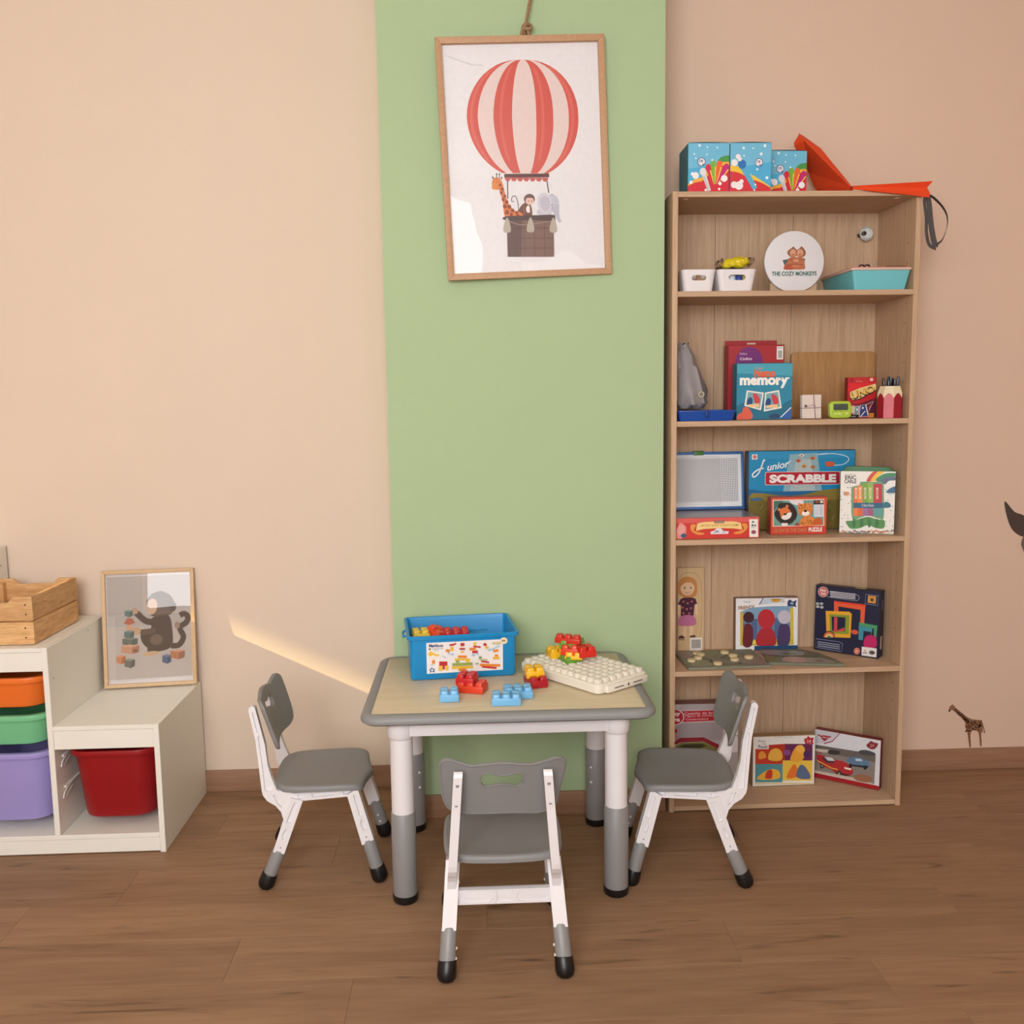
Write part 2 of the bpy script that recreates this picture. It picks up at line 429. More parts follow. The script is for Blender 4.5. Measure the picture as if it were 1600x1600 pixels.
# ================================================================== SETTING
XL, XR, YF, ZC = -2.72, 2.35, -4.72, 2.95
def build_setting():
    # floor: slab plus single planks
    f = MB(); f.box(XL-.1, XR+.1, YF-.1, .1, -.06, -.012, mat((104, 74, 54), rough=.8)); fl = struct(f.build('floor'))
    PW, PL = .192, 1.285
    meshes = {}
    row = 0; y = .0
    offs = [.25, .93, .52, 1.1, .05, .7, .38]
    while y > YF:
        y0 = max(y-PW, YF); x = XL-offs[row % 7]
        while x < XR:
            a, b = max(x, XL), min(x+PL, XR)
            if b-a > .02:
                key = (round(b-a, 4), round(y-y0, 4))
                if key not in meshes:
                    m = MB(); w, d = key
                    m.box(-w/2+.0002, w/2-.0002, -d/2+.0002, d/2-.0002, -.012, 0, M_floor, bev=.0004, seg=1, smooth=False)
                    o = m.build('plank', fl); meshes[key] = o.data
                else:
                    o = bpy.data.objects.new('plank', meshes[key]); COL.objects.link(o); o.parent = fl
                o.location = ((a+b)/2, (y+y0)/2, 0)
            x += PL
        y -= PW; row += 1
    # back wall, left and right of the pillar
    m = MB(); m.box(XL-.12, -.30, 0, .12, 0, ZC, M_wall_l); struct(m.build('wall_back_left'))
    m = MB(); m.box(-.30, XR+.12, 0, .12, 0, ZC, M_wall_r); struct(m.build('wall_back_right'))
    m = MB(); m.box(-.4884, .4075, -.2715, -.001, 0, ZC, M_green); struct(m.build('wall_pillar'))
    # left wall with a window opening
    wy0, wy1, wz0, wz1 = -.80, -.512, 1.0, 1.75
    m = MB()
    m.box(XL-.12, XL, YF, wy0, 0, ZC, M_wall_l); m.box(XL-.12, XL, wy1, 0, 0, ZC, M_wall_l)
    m.box(XL-.12, XL, wy0, wy1, 0, wz0, M_wall_l); m.box(XL-.12, XL, wy0, wy1, wz1, ZC, M_wall_l)
    struct(m.build('wall_left'))
    m = MB()
    for a in ((wy0, wy0+.03, wz0, wz1), (wy1-.03, wy1, wz0, wz1), (wy0, wy1, wz0, wz0+.03), (wy0, wy1, wz1-.03, wz1)):
        m.box(XL-.1, XL-.04, a[0], a[1], a[2], a[3], M_white)
    struct(m.build('window_1'))
    m = MB(); m.box(XR, XR+.12, YF, 0, 0, ZC, M_wall_r); struct(m.build('wall_right'))
    # wall behind the camera with a wide window
    m = MB(); m.box(XL, XR, YF-.12, YF, 0, ZC, mat((150, 160, 132), rough=.9, noise=.02, nscale=3, spec=.2)); struct(m.build('wall_front'))
    for nm, fx0, fx1, fz0, fz1 in (('window_2', -1.90, .23, .62, 2.80), ('window_3', .56, 1.30, .66, 2.34)):
        m = MB()
        for x in (fx0+.012, fx1-.012): m.box(x-.012, x+.012, YF+.001, YF+.075, fz0, fz1, M_white)
        for z in (fz0+.012, fz1-.012): m.box(fx0, fx1, YF+.001, YF+.075, z-.012, z+.012, M_white)
        m.box(fx0, fx1, YF+.001, YF+.012, fz0, fz1, mat((200, 214, 226), rough=.05))
        struct(m.build(nm))
    m = MB(); m.box(XL-.12, XR+.12, YF-.12, .12, ZC, ZC+.1, M_ceil); struct(m.build('ceiling'))
    # unseen block added outdoors to cut the sunbeam's top and soften its edge
    m = MB(); m.box(-11.0, -10.6, -8, 4, 5.36+.05, 9, mat((190, 180, 170), rough=.9)); struct(m.build('sun_blocker_1'))
    # baseboards
    bh = .0806; t = .012
    def bb(name, x0, x1, y0, y1):
        m = MB(); m.box(x0, x1, y0, y1, 0, bh, M_base, bev=.003); struct(m.build(name))
    bb('baseboard_back_left', XL, -.4885, -t, -.0002)
    bb('baseboard_back_right', .4076, XR, -t, -.0002)
    bb('baseboard_pillar', -.4884-t, .4075+t, -.2715-t, -.2717)
    bb('baseboard_left', XL+.0002, XL+t, YF, -t)
    bb('baseboard_right', XR-t, XR-.0002, YF, -t)
    bb('baseboard_front', XL+t, XR-t, YF+.0002, YF+t)
build_setting()

# ================================================================== BOOKCASE
BX, BY, BT, BH = .4284, -.2963, .0176, 2.0478
S1, S2, S3, S4, S0 = 1.7399, 1.3265, .9368, .4923, .0205
BXI, BXJ = BX+BT, BX+.8-BT      # inner faces
def build_bookcase():
    t = thing('bookcase', 'tall light oak bookcase with open shelves full of games, right of the green pillar', 'bookcase', (BX+.4, -.155, 0))
    def w(x, y, z): return (x-(BX+.4), y+.155, z)
    def bx(name, x0, x1, y0, y1, z0, z1, m, bev=.0012):
        q = MB(); q.box(x0-(BX+.4), x1-(BX+.4), y0+.155, y1+.155, z0, z1, m, bev=bev, seg=1, smooth=False); return q.build(name, t)
    bx('side_panel', BX, BXI, BY, -.0135, 0, BH, M_case); bx('side_panel', BXJ, BX+.8, BY, -.0135, 0, BH, M_case)
    bx('top_board', BXI, BXJ, BY, -.0135, BH-BT, BH-.0006, M_caseh)
    for z in (S1, S2, S3, S4): bx('shelf', BXI, BXJ, BY+.001, -.019, z-BT, z-.0006, M_caseh)
    bx('base_board', BXI, BXJ, BY+.002, -.0135, S0-.0165, S0-.0006, M_caseh)
    xs = [BXI, .6365, .9085, BXJ]
    for a, b in zip(xs, xs[1:]):
        bx('back_panel', a+.0005, b-.0005, -.0184, -.0138, S0, BH-BT, M_case, bev=.0008)
    q = MB()
    for x in (BXI+.03, BXJ-.05):
        q.lathe([(0.001, -.0012), (.0085, -.0012), (.0085, 0)], mat((222, 205, 180), rough=.5), n=14, at=w(x, BY+.035, BH-BT))
    islands(q, 'screw_cap', t)
    q = MB()
    for z in [.1+.064*i for i in range(29)]:
        if min(abs(z-s) for s in (S1, S2, S3, S4, BH)) < .03: continue
        for y in (BY+.05,):
            p = w(BXJ-.0004, y, z); q.add([(p[0], p[1]+.0028*cos(k*pi/4), p[2]+.0028*sin(k*pi/4)) for k in range(8)], [tuple(range(8))], mat((96, 66, 46)))
    o = q.build('shelf_pin_hole', t); o['kind'] = 'stuff'
build_bookcase()

# ================================================================== BOXES
def card_box(name, label, cat, w, h, d, loc, rz=0.0, lean=0.0, side='#888888', top=None, art=None, quad=None, group=None, bev=.0015, front=None, part='cover_print'):
    """box standing on its back-bottom edge; front face at local y=-d"""
    t = thing(name, label, cat, loc, (-lean, 0, rz), group)
    m = MB(); m.box(-w/2, w/2, -d, 0, 0, h, mat(side, rough=.45, noise=.05), bev=bev, seg=1, smooth=False); m.build('box_body', t)
    if art:
        a = Art(quad or [(0, 0), (100*w/h, 0), (100*w/h, 100), (0, 100)], w-.002, h-.002)
        art(a); a.build(part, t, (0, -d, .001))
    return t

W_ = '#f4f1ee'
# ---- bubble wand boxes on top
def bubble_art(kind):
    def f(a):
        # sketch 100 x 115
        a.rect(0, 0, 100, 115, '#4fb2de')
        a.poly([(0, 0), (100, 0), (100, 45), (0, 60)], '#72bfe0')
        if kind == 0:
            a.poly(smooth([(72, 42), (80, 33), (92, 30), (100, 30), (100, 52), (74, 50)], 3, True), '#4a9a4e')
            a.poly([(0, 98)]+smooth([(0, 96), (15, 85), (32, 80), (50, 62), (80, 46), (100, 44)], 4)+[(100, 115), (0, 115)], '#f3b23a')
            a.poly([(0, 103)]+smooth([(0, 100), (18, 92), (36, 88), (55, 70), (82, 54), (100, 52)], 4)+[(100, 115), (0, 115)], '#d9263a')
            for i, (x, y, c, s) in enumerate(((49, 58, '#d8273f', 9), (61, 50, '#7cb63e', 9), (76, 50, '#ef6a2f', 9), (93, 56, '#c9247a', 8))):
                a.line([(x, y), (61+i*3, 96)], [13, 3], c); a.ell(x, y, s*.8, s, c)
                a.line([(x+5, y+6), (63+i*3, 96)], [3, 1.5], '#f6cf5c')
            a.line([(37, 70), (52, 112)], [10, 8], '#d9dadd'); a.ell(36, 67, 8, 9, '#e2e3e6'); a.line([(38, 78), (50, 110)], 2, '#b9bcc4')
            for x, y, r in ((18, 76, 8), (88, 83, 8), (7, 92, 4), (78, 95, 4), (76, 108, 3), (10, 72, 4), (43, 110, 3)): a.ell(x, y, r, r, '#f6f4f6')
            a.ell(32, 44, 10, 10, '#3b3f74'); a.ell(32, 44, 8.5, 8.5, '#eceaf2'); a.text('DE', 31, 42, 10, 6, '#35386c', bold=.02); a.rect(34, 49, 40, 51, '#35386c')
            for x, y, r in ((27, 6, 3), (46, 10, 2), (70, 11, 2), (14, 26, 2.2), (45, 27, 2), (18, 36, 2), (58, 40, 2.4)): a.ell(x, y, r, r, '#e8f6fb')
        else:
            a.poly(smooth([(0, 52), (20, 55), (45, 70), (70, 84), (100, 104), (100, 115), (0, 115)], 4), '#f3c63f')
            a.poly([(0, 66)]+smooth([(0, 66), (22, 70), (50, 84), (78, 94), (100, 106)], 4)+[(100, 115), (0, 115)], '#d9303c')
            a.line([(28, 50), (62, 108)], [16, 11], '#58b2d8'); a.ell(29, 50, 10, 11, '#2c78bd')
            for x, y, r in ((19, 32, 6), (10, 46, 8), (23, 38, 5), (10, 98, 8), (22, 100, 10), (28, 90, 5), (60, 111, 2), (62, 98, 2.5)): a.ell(x, y, r, r, '#f3eef0')
            a.ell(70, 46, 10, 10, '#3b3f74'); a.ell(70, 46, 8.5, 8.5, '#eceaf2'); a.text('DE', 69, 44, 10, 6, '#35386c', bold=.02); a.rect(70, 51, 77, 53, '#35386c')
            for x, y, r in ((32, 12, 3), (84, 7, 3.5), (75, 26, 3.5), (66, 62, 2.6), (90, 82, 3.6), (33, 30, 2), (55, 13, 2)): a.ell(x, y, r, r, '#e8f6fb')
    return f
Q = [(0, 0), (100, 0), (100, 115), (0, 115)]
def bubble(label, loc, rz, kind):
    t = card_box('bubble_box', label, 'toy box', .1325, .152, .128, loc, rz, side='#4f7f90', art=bubble_art(kind), quad=Q, group='bubble wand boxes on top of the bookcase')
    m = MB()   # slightly bulging lid
    n = 10; rings = []
    for i in range(n+1):
        x = -.064+.128*i/n; z = .1525+.0015*sin(pi*i/n)
        rings.append([(x, -.1285, .1515), (x, -.1285, z), (x, -.001, z), (x, -.001, .1515)])
    m.loft(rings, mat('#20303a', rough=.6)); m.build('lid', t)
bubble('blue bubble wand box at the left end of the bookcase top', (.5465, -.148, BH), 0.0, 0)
bubble('blue bubble wand box with dark blue wand, middle one on top of bookcase', (.6805, -.148, BH), 0.0, 1)
bubble('blue bubble wand box set further back, touching the orange bag', (.8245, -.052, BH), .04, 0)

# ---- shelf 2 boxes
def codigo_art(a):   # crop3 units
    a.rect(405, 200, 760, 690, '#a3232c'); a.rect(418, 240, 745, 690, '#b02a33')
    a.ell(540, 335, 82, 88, '#7b2a78'); a.text('Código', 520, 322, 74, 22, '#f1dde8', bold=.02); a.text('lúdico', 505, 288, 44, 14, '#e6c8de')
    a.rect(705, 246, 744, 326, '#f2efe9'); a.text('FNAC', 724, 256, 28, 9, '#443')
    for i in range(7): a.rect(714+i*3.4, 272, 715.8+i*3.4, 318, '#2a2a2a', True)
t = card_box('board_game_box', 'red game box with purple circle and hanging tab behind the blue square game', 'game box', .194, .252, .055, (.757, -.062, S2), art=codigo_art,
             quad=[(415, 237), (750, 237), (750, 690), (415, 690)], side='#9c222b')
m = MB(); m.box(-.095, .087, -.004, -.001, .252, .269, mat('#a8262f'), bev=.001, seg=1); m.box(-.018, .012, -.0046, -.0004, .256, .262, mat('#d9b9a6')); m.build('hang_tab', t)
def memory_art(a):
    a.rect(467, 342, 812, 685, '#2c8bab'); a.poly([(467, 342), (812, 342), (812, 420), (467, 400)], '#49a5bd')
    a.poly([(467, 600), (560, 560), (700, 620), (812, 560), (812, 685), (467, 685)], '#22728f')
    a.text('finding', 605, 370, 46, 12, '#e9a58c'); a.text('Nemo', 640, 400, 130, 48, '#e5683f', bold=.06); a.line([(575, 425), (700, 424)], 4, '#b4452b')
    a.text('memory', 636, 460, 300, 66, '#f7f6f2', bold=.05); a.ell(788, 432, 5, 5, '#f7f6f2')
    for pts, s in ((((530, 505), (635, 520), (618, 628), (515, 600)), -1), (((642, 520), (728, 505), (745, 615), (635, 636)), 1)):
        a.poly(list(pts), '#f5efe6'); cx = sum(p[0] for p in pts)/4; cy = sum(p[1] for p in pts)/4
        a.poly([(cx+(x-cx)*.84, cy+(y-cy)*.84) for x, y in pts], '#78aeb6')
        a.ell(cx-26, cy+14, 17, 30, '#2a4a86', 12); a.poly(smooth([(cx-6, cy-38), (cx+22, cy-30), (cx+38, cy+5), (cx+22, cy+32), (cx+2, cy+8)], 3, True), '#cf4350')
        a.poly([(cx-42, cy+30), (cx+30, cy+22), (cx+36, cy+46), (cx-38, cy+44)], '#eecb98')
    a.poly(smooth([(470, 685), (478, 650), (500, 640), (510, 612), (535, 610), (560, 640), (566, 672), (540, 685)], 3, True), '#e0644c')
    a.poly([(740, 672), (803, 612), (805, 685), (752, 685)], '#3464ad'); a.line([(738, 672), (802, 612)], 6, '#e6eef4')
    a.poly(smooth([(665, 665), (690, 650), (720, 650), (735, 662), (720, 675), (680, 678)], 3, True), '#2c4a70')
card_box('memory_game_box', 'square blue memory card game box standing in front of the red box', 'game box', .187, .186, .052, (.752, -.178, S2), art=memory_art,
         quad=[(470, 341), (812, 340), (806, 682), (467, 685)], side='#2a6f86')
def uno_art(a):   # crop 'uno' units
    a.rect(505, 215, 960, 870, '#c3202b'); a.rect(515, 215, 960, 320, '#c92a30')
    a.ell(568, 268, 26, 30, '#5d2028'); a.ell(568, 268, 18, 22, '#a0313a'); a.ell(886, 258, 27, 27, '#f2d9cf'); a.ell(886, 258, 18, 18, '#e6b3a6'); a.text('112', 690, 285, 80, 16, '#e8c9b8')
    a.poly([(515, 320), (960, 320), (960, 400), (515, 450)], '#e0252f')
    a.poly(smooth([(545, 570), (600, 640), (720, 640), (960, 560), (960, 600), (740, 680), (600, 660)], 3, True), '#7c1f2c')
    a.poly([(540, 470), (700, 400), (960, 320), (990, 440), (720, 580), (600, 605), (550, 560)], '#1d1712')
    a.poly([(545, 462), (700, 395), (955, 325), (975, 425), (715, 560), (600, 590), (556, 540)], '#e8ce96')
    a.text('UNO', 755, 470, 390, 130, '#231a14', a=-19, bold=.06)
    a.text('UNO', 748, 456, 390, 120, '#e9c05a', a=-19, bold=.03)
    a.poly([(740, 660), (960, 580), (960, 870), (850, 870)], '#5a1a34')
    for pts, c in ((((560, 690), (622, 680), (616, 790), (560, 800)), '#ddd09a'), (((640, 690), (700, 684), (690, 830), (620, 830)), '#6f9aa6'),
                   (((720, 676), (800, 664), (850, 850), (710, 858)), '#2d4484'), (((810, 664), (930, 610), (870, 720), (850, 820)), '#7a2430')):
        a.poly(list(pts), c); a.line(list(pts), 9, '#efe8e2', closed=True)
    a.line([(735, 850), (800, 765)], 14, '#e8ece6'); a.ell(762, 716, 15, 18, '#dfe6ea'); a.ell(670, 740, 15, 17, '#dfe6ea')
    a.rect(515, 822, 700, 870, '#191615'); a.text('CARDS', 610, 850, 90, 20, '#d9d6d0'); a.rect(855, 800, 940, 870, '#d48a2c')
card_box('card_game_box', 'red card game box with slanted yellow lettering between green timer and pencil cup', 'game box', .098, .136, .028, (1.0925, -.172, S2), art=uno_art,
         quad=[(510, 222), (965, 222), (965, 870), (525, 870)], side='#8f1a24')
# wooden board
t = thing('wooden_board', 'plain tan wooden board leaning on the back behind the deck of cards', 'board', (1.0565, -.0255, S2), (-.02, 0, 0))
m = MB(); m.prism([(x, z+.1145) for x, z in rrect2(.150, .1145, .016)], -.013, -.002, wood('board_wood', (190, 144, 92), (164, 118, 72), grain=(8, 8, .7), scale=4), bev=.001)
m.build('board_panel', t)
# deck of cards with band
t = thing('card_deck', 'small deck of white cards held by a rubber band', 'card deck', (.9235, -.178, S2), (-.06, 0, .02))
m = MB()
for i in range(6):
    y = -.021+i*.0035; m.box(-.033+.0006*(i % 2), .033-.0004*(i % 3), y+.0003, y+.0033, 0, .079-.0004*(i % 2), mat((232, 216, 206), rough=.6), bev=.0006, seg=1, smooth=False)
m.build('card_stack', t)
a = Art([(872, 535), (990, 535), (992, 678), (875, 680)], .066, .079)
a.curve([(890, 606), (900, 610), (930, 600), (960, 606)], 4, '#b89aa8'); a.ell(896, 604, 9, 8, '#5a4a5e'); a.line([(915, 604), (955, 590)], 3, '#c9a8b4'); a.build('card_print', t, (0, -.021, 0))
m = MB(); b = mat((150, 110, 118), rough=.7)
m.tube([(.012, -.0225, -.0), (.006, -.0225, .079), (.006, .0013, .080), (.012, .0013, -.0)], .0013, b, n=6, closed=True); m.tube([(-.0342, -.0225, .034), (.0342, -.0225, .036), (.0342, .0013, .036), (-.0342, .0013, .034)], .0011, b, n=6, closed=True)
islands(m, 'rubber_band', t)
# timer
t = thing('kitchen_timer', 'lime green digital timer with grey screen on the shelf edge', 'timer', (1.004, -.222, S2), (-.08, 0, .02))
m = MB(); m.prism([(x, z+.028) for x, z in rrect2(.036, .028, .013)], -.024, -.002, mat((176, 205, 66), rough=.4), bev=.003); m.build('timer_case', t)
m = MB(); m.prism([(x, z+.0365) for x, z in rrect2(.025, .0105, .003)], -.0252, -.024, mat((72, 84, 78), rough=.2), bev=.0005); m.build('screen', t)
for x, s in ((-.016, .0065), (-.002, .0065), (.021, .006)):
    m = MB(); m.ball((x, -.0242, .0145), (s, .0018, s*.8), mat((206, 222, 120), rough=.4), n=12); m.build('button', t)
a = Art([(0, 0), (100, 0), (100, 70), (0, 70)], .07, .05); a.rect(20, 40, 30, 42, '#56662a'); a.rect(44, 40, 54, 42, '#56662a', True); a.build('case_print', t, (0, -.024, .0))
# pencil cup
t = thing('pencil_cup', 'red and pink cup shaped like a pencil holding dark pens', 'cup', (1.1672, -.249, S2), radians(-30))
m = MB(); R0 = .0405; N = 8
cr = [(R0*cos(pi/8+k*pi/4), R0*sin(pi/8+k*pi/4)) for k in range(N)]
red, pink, cream = mat((158, 18, 38), rough=.5), mat((214, 116, 128), rough=.6, noise=.14, nscale=60), mat((236, 220, 186), rough=.6)
def flat_ring(mb, r0, z0, r1, z1, cols, caps=False):
    for k in range(N):
        a0, a1 = pi/8+k*pi/4, pi/8+(k+1)*pi/4
        mb.add([(r0*cos(a0), r0*sin(a0), z0), (r0*cos(a1), r0*sin(a1), z0), (r1*cos(a1), r1*sin(a1), z1), (r1*cos(a0), r1*sin(a0), z1)], [(0, 1, 2, 3)], cols[k])
cols = [pink if k == 5 else red for k in range(N)]
flat_ring(m, R0, 0, R0, .082, cols); flat_ring(m, R0, .082, R0*.80, .1045, [cream]*N); flat_ring(m, R0*.80, .1045, R0*.74, .1045, [cream]*N); flat_ring(m, R0*.74, .1045, R0*.74, .006, [cream]*N)
m.add([(R0*cos(pi/8+k*pi/4), R0*sin(pi/8+k*pi/4), .0) for k in range(N)], [tuple(range(N))], red)
m.add([(R0*.74*cos(pi/8+k*pi/4), R0*.74*sin(pi/8+k*pi/4), .006) for k in range(N)], [tuple(range(N))], cream)
m.build('cup_body', t)
m = MB()          # scalloped cream tip: a drooping point on each edge between the flats
for k in range(N):
    a0, a1 = pi/8+k*pi/4, pi/8+(k+1)*pi/4; rr = R0+.0004
    p0 = Vector((rr*cos(a0), rr*sin(a0), 0)); p1 = Vector((rr*cos(a1), rr*sin(a1), 0)); top = []; bot = []
    for i in range(11):
        u = i/10; p = p0.lerp(p1, u); top.append((p.x, p.y, .0824)); bot.append((p.x, p.y, .0815-.0165*abs(2*u-1)**1.6))
    m.add(top+bot, [(i, i+1, i+12, i+11) for i in range(10)], cream)
m.build('scalloped_edge', t)
random.seed(3)
for k in range(11):
    an = k*2*pi/11+.3; ca, sa = cos(an), sin(an)
    r = .010 if k % 3 == 0 else .021; zt = .124+.012*random.random()+(.008 if k == 2 else 0)
    c = [(22, 24, 34), (18, 18, 20), (30, 44, 78), (20, 22, 26)][k % 4]
    m = MB(); base = Vector((1.1672+r*.55*ca, -.249+r*.55*sa, S2+.008)); tip = Vector((1.1672+r*1.12*ca, -.249+r*1.12*sa, S2+zt))
    m.tube([base, base.lerp(tip, .55), base.lerp(tip, .56), base.lerp(tip, .96), tip], [.0034, .0034, .0042, .0042, .0028], mat(c, rough=.3), n=8)
    tag(m.build('pen'), 'dark capped pen standing in the red pencil cup', 'pen', 'dark pens in the red pencil cup')
# blue tray and plastic bag
t = thing('blue_tray', 'shallow royal blue plastic tray at the left end of second shelf', 'tray', (.5485, -.195, S2))
m = MB(); blue = mat((28, 78, 168), rough=.35)
def rr3(hx, hy, r, z, n=4): return [(x, y, z) for x, y in rrect2(hx, hy, r, n)]
m.loft([rr3(.088, .078, .008, 0), rr3(.095, .086, .010, .030), rr3(.099, .090, .012, .030), rr3(.099, .090, .012, .034), rr3(.094, .085, .010, .034), rr3(.086, .076, .008, .004)], blue)
m.box(-.006, .004, -.091, -.087, .010, .034, mat((18, 50, 120)), bev=.001); m.build('tray_body', t)
random.seed(11)
t = thing('plastic_bag', 'crumpled see-through plastic bag of small toys on the blue tray', 'bag', (.5135, -.19, S2+.036), .0)
m = MB(); rings = []
prof = [(.004, .044, .038), (.02, .055, .050), (.06, .054, .050), (.107, .048, .046), (.14, .041, .038), (.17, .035, .032), (.195, .027, .024), (.206, .020, .018), (.218, .025, .016)]
bagp = [[random.uniform(-.12, .12) for _ in range(28)] for _ in prof]
for (z, rx, ry), pr in zip(prof, bagp):
    rings.append([((rx*(1+.10*sin(5*2*pi*k/28+z*30)+pr[k]))*cos(2*pi*k/28)-.030*(z/.22)**1.5, (ry*(1+.10*sin(4*2*pi*k/28+z*40)+pr[k]))*sin(2*pi*k/28), z+.006*sin(k*1.7)*(z > .01)) for k in range(28)])
m.loft(rings, sheet_mat('bag_film', tint=(.86, .86, .90), strength=.35, rough=.35, opacity=.72, body=(168, 162, 164))); m.build('bag_film', t)
m = MB()
for i in range(26):
    a_, r_, z_ = random.uniform(0, 6.28), random.uniform(0, .036), random.uniform(.012, .055)
    M = Matrix.Translation((r_*cos(a_), r_*sin(a_), z_)) @ Matrix.Rotation(random.uniform(0, 3), 4, 'X') @ Matrix.Rotation(random.uniform(0, 3), 4, 'Z')
    m.box(-.008, .008, -.007, .007, -.004, .004, mat(random.choice([(92, 112, 96), (120, 130, 116), (80, 92, 110), (142, 140, 120)])), bev=.001, seg=1, M=M)
o = m.build('small_toys', t); o['kind'] = 'stuff'
m = MB(); m.tube([(.024+.0085*cos(k*pi/8), -.056, .050+.0085*sin(k*pi/8)) for k in range(16)], .0022, mat((196, 190, 150)), n=6, closed=True); m.build('ring', t)

# ---- shelf 1 things
def basket(label, x, yf, k):
    t = thing('basket', label, 'basket', (x, yf+.055, S1), 0, 'small white baskets on the upper shelf')
    m = MB()
    # walls as an open tapered shell with a slot cut through front and back
    H = .0675
    KX = k
    def ring(z, ins): 
        k = z/H; return rr3((.053+.0105*k)*KX-ins, .048+.007*k-ins, .016, z, 5)
    m.loft([ring(0, 0), ring(.006, -.0004)], M_wplast)
    zs = [.006, .0335, .0505, H]
    def shell(ins, keep):
        # column lists so that a slot can be left open on the front and the back
        pts = {}
        for z in (zs[0], zs[1], zs[2], zs[3]): pts[z] = ring(z, ins)
        n = len(pts[zs[0]])
        for a, b in zip(zs, zs[1:]):
            r0, r1 = pts[a], pts[b]
            for j in range(n):
                p, q, r, s = r0[j], r0[(j+1) % n], r1[(j+1) % n], r1[j]
                if a == zs[1] and abs(q[0]-p[0]) > .04:      # long straight front / back strip: leave a rounded slot
                    sl = .0275*KX; zc = (a+b)/2; hz = (b-a)/2
                    xs = sorted((p[0], q[0])); y = p[1]
                    def yy(z): return r0[j][1]+(r1[j][1]-r0[j][1])*(z-a)/(b-a)
                    slot = [(cx+hz*cos(radians(t0+k*30)), zc+hz*sin(radians(t0+k*30))) for cx, t0 in ((sl-hz, -90), (-(sl-hz), 90)) for k in range(7)]
                    # right and left caps
                    for sgn in (1, -1):
                        arc = [(sgn*(sl-hz+hz*cos(radians(-90+k*30))), zc+hz*sin(radians(-90+k*30))) for k in range(7)]
                        ex = xs[1] if sgn > 0 else xs[0]
                        poly = [(ex, a)]+[(ex, b)]+list(reversed(arc))
                        tri = tessellate_polygon([[Vector((u, v, 0)) for u, v in poly]])
                        m.add([(u, yy(v), v) for u, v in poly], tri, M_wplast)
                else:
                    m.add([p, q, r, s], [(0, 1, 2, 3)], M_wplast, True)
        return pts
    o_ = shell(0, 0); i_ = shell(.003, 0)
    n = len(o_[H]); m.add(o_[H]+i_[H], [(j, (j+1) % n, n+(j+1) % n, n+j) for j in range(n)], M_wplast)
    m.build('basket_body', t)
basket('small white basket with oval handle slot, left corner of upper shelf', .5155, -.2925, .87)
basket('small white basket under the yellow packet, second from left side', .6385, -.2925, 1.0)
random.seed(5)
for i, (x, y, z, c, lab) in enumerate(((.508, -.235, .022, (150, 40, 40), 'red stick toy lying in the left white basket'), (.520, -.232, .030, (226, 190, 130), 'cream wooden stick in the left white basket'),
                                (.530, -.22, .052, (222, 178, 130), 'short pale wooden peg rising over the left white basket rim'))):
    m = MB()
    if i < 2: m.tube([(x-.03, y, S1+z-.006*i), (x+.03, y+.005, S1+z+.010)], .0085, mat(c, rough=.6), n=10)
    else: m.lathe([(.006, -.045), (.007, .012), (.004, .020), (.0015, .024)], mat(c, rough=.6), n=10, at=(x, y, S1+z))
    tag(m.build('wooden_toy'), lab, 'toy')
for i, (x, c, lab) in enumerate(((.628, (226, 232, 240), 'white crumpled toy seen through the basket slot'), (.652, (58, 76, 150), 'blue round toy seen through the basket slot'), (.604, (40, 44, 80), 'navy round toy in the basket under the yellow packet'), (.672, (190, 172, 60), 'mustard toy at right inside the basket'))):
    m = MB(); m.ball((x, -.262, S1+.0345), (.014, .012, .0255), mat(c, rough=.5, bump=.4, bscale=90), n=12); tag(m.build('toy'), lab, 'toy')
# yellow packet + dark cloth on top of the right basket
random.seed(8)
t = thing('yellow_packet', 'yellow packet in crinkled clear wrap piled on the white basket', 'packet', (.644, -.236, S1+.068))
m = MB(); rings = []
for i in range(9):
    u = i/8*2-1; k = math.sqrt(max(.02, 1-u*u*.93)); x = .048*u
    rings.append([(x, .030*k*cos(2*pi*j/16)*(1+random.uniform(-.12, .12)), .024+.006*u+.0205*k*sin(2*pi*j/16)*(1+random.uniform(-.12, .12))) for j in range(16)])
m.loft(rings, mat((232, 206, 40), rough=.35, noise=.3, nscale=50), smooth=False); m.build('packet_body', t)
m = MB()
for sx in (1, -1):
    rings = []
    for i in range(4):
        u = i/3; rings.append([(sx*(.042+.020*u), .024*(1-.3*u)*cos(2*pi*j/10)*(1+random.uniform(-.2, .2)), .026+.008*sx*u+(.016-.006*u)*sin(2*pi*j/10)*(1+random.uniform(-.3, .3))) for j in range(10)])
    m.loft(rings, sheet_mat('crinkle_wrap', tint=(.95, .9, .82), strength=2.5, rough=.15, opacity=.18, body=(210, 180, 150)), smooth=False)
islands(m, 'clear_wrap', t)
m = MB(); rings = []
for i in range(9):
    u = i/8*2-1; x = -.052+.046*(u+1)
    rings.append([(x, .036*cos(2*pi*j/10), .004+(.009+.004*sin(i*1.9))*max(.2, 1-u*u)*sin(2*pi*j/10)) for j in range(10)])
m.loft(rings, mat((30, 24, 40), rough=.8)); tag(m.build('dark_cloth', None, (.636, -.236, S1+.0665)), 'dark cloth bundle between the yellow packet and white basket', 'cloth')
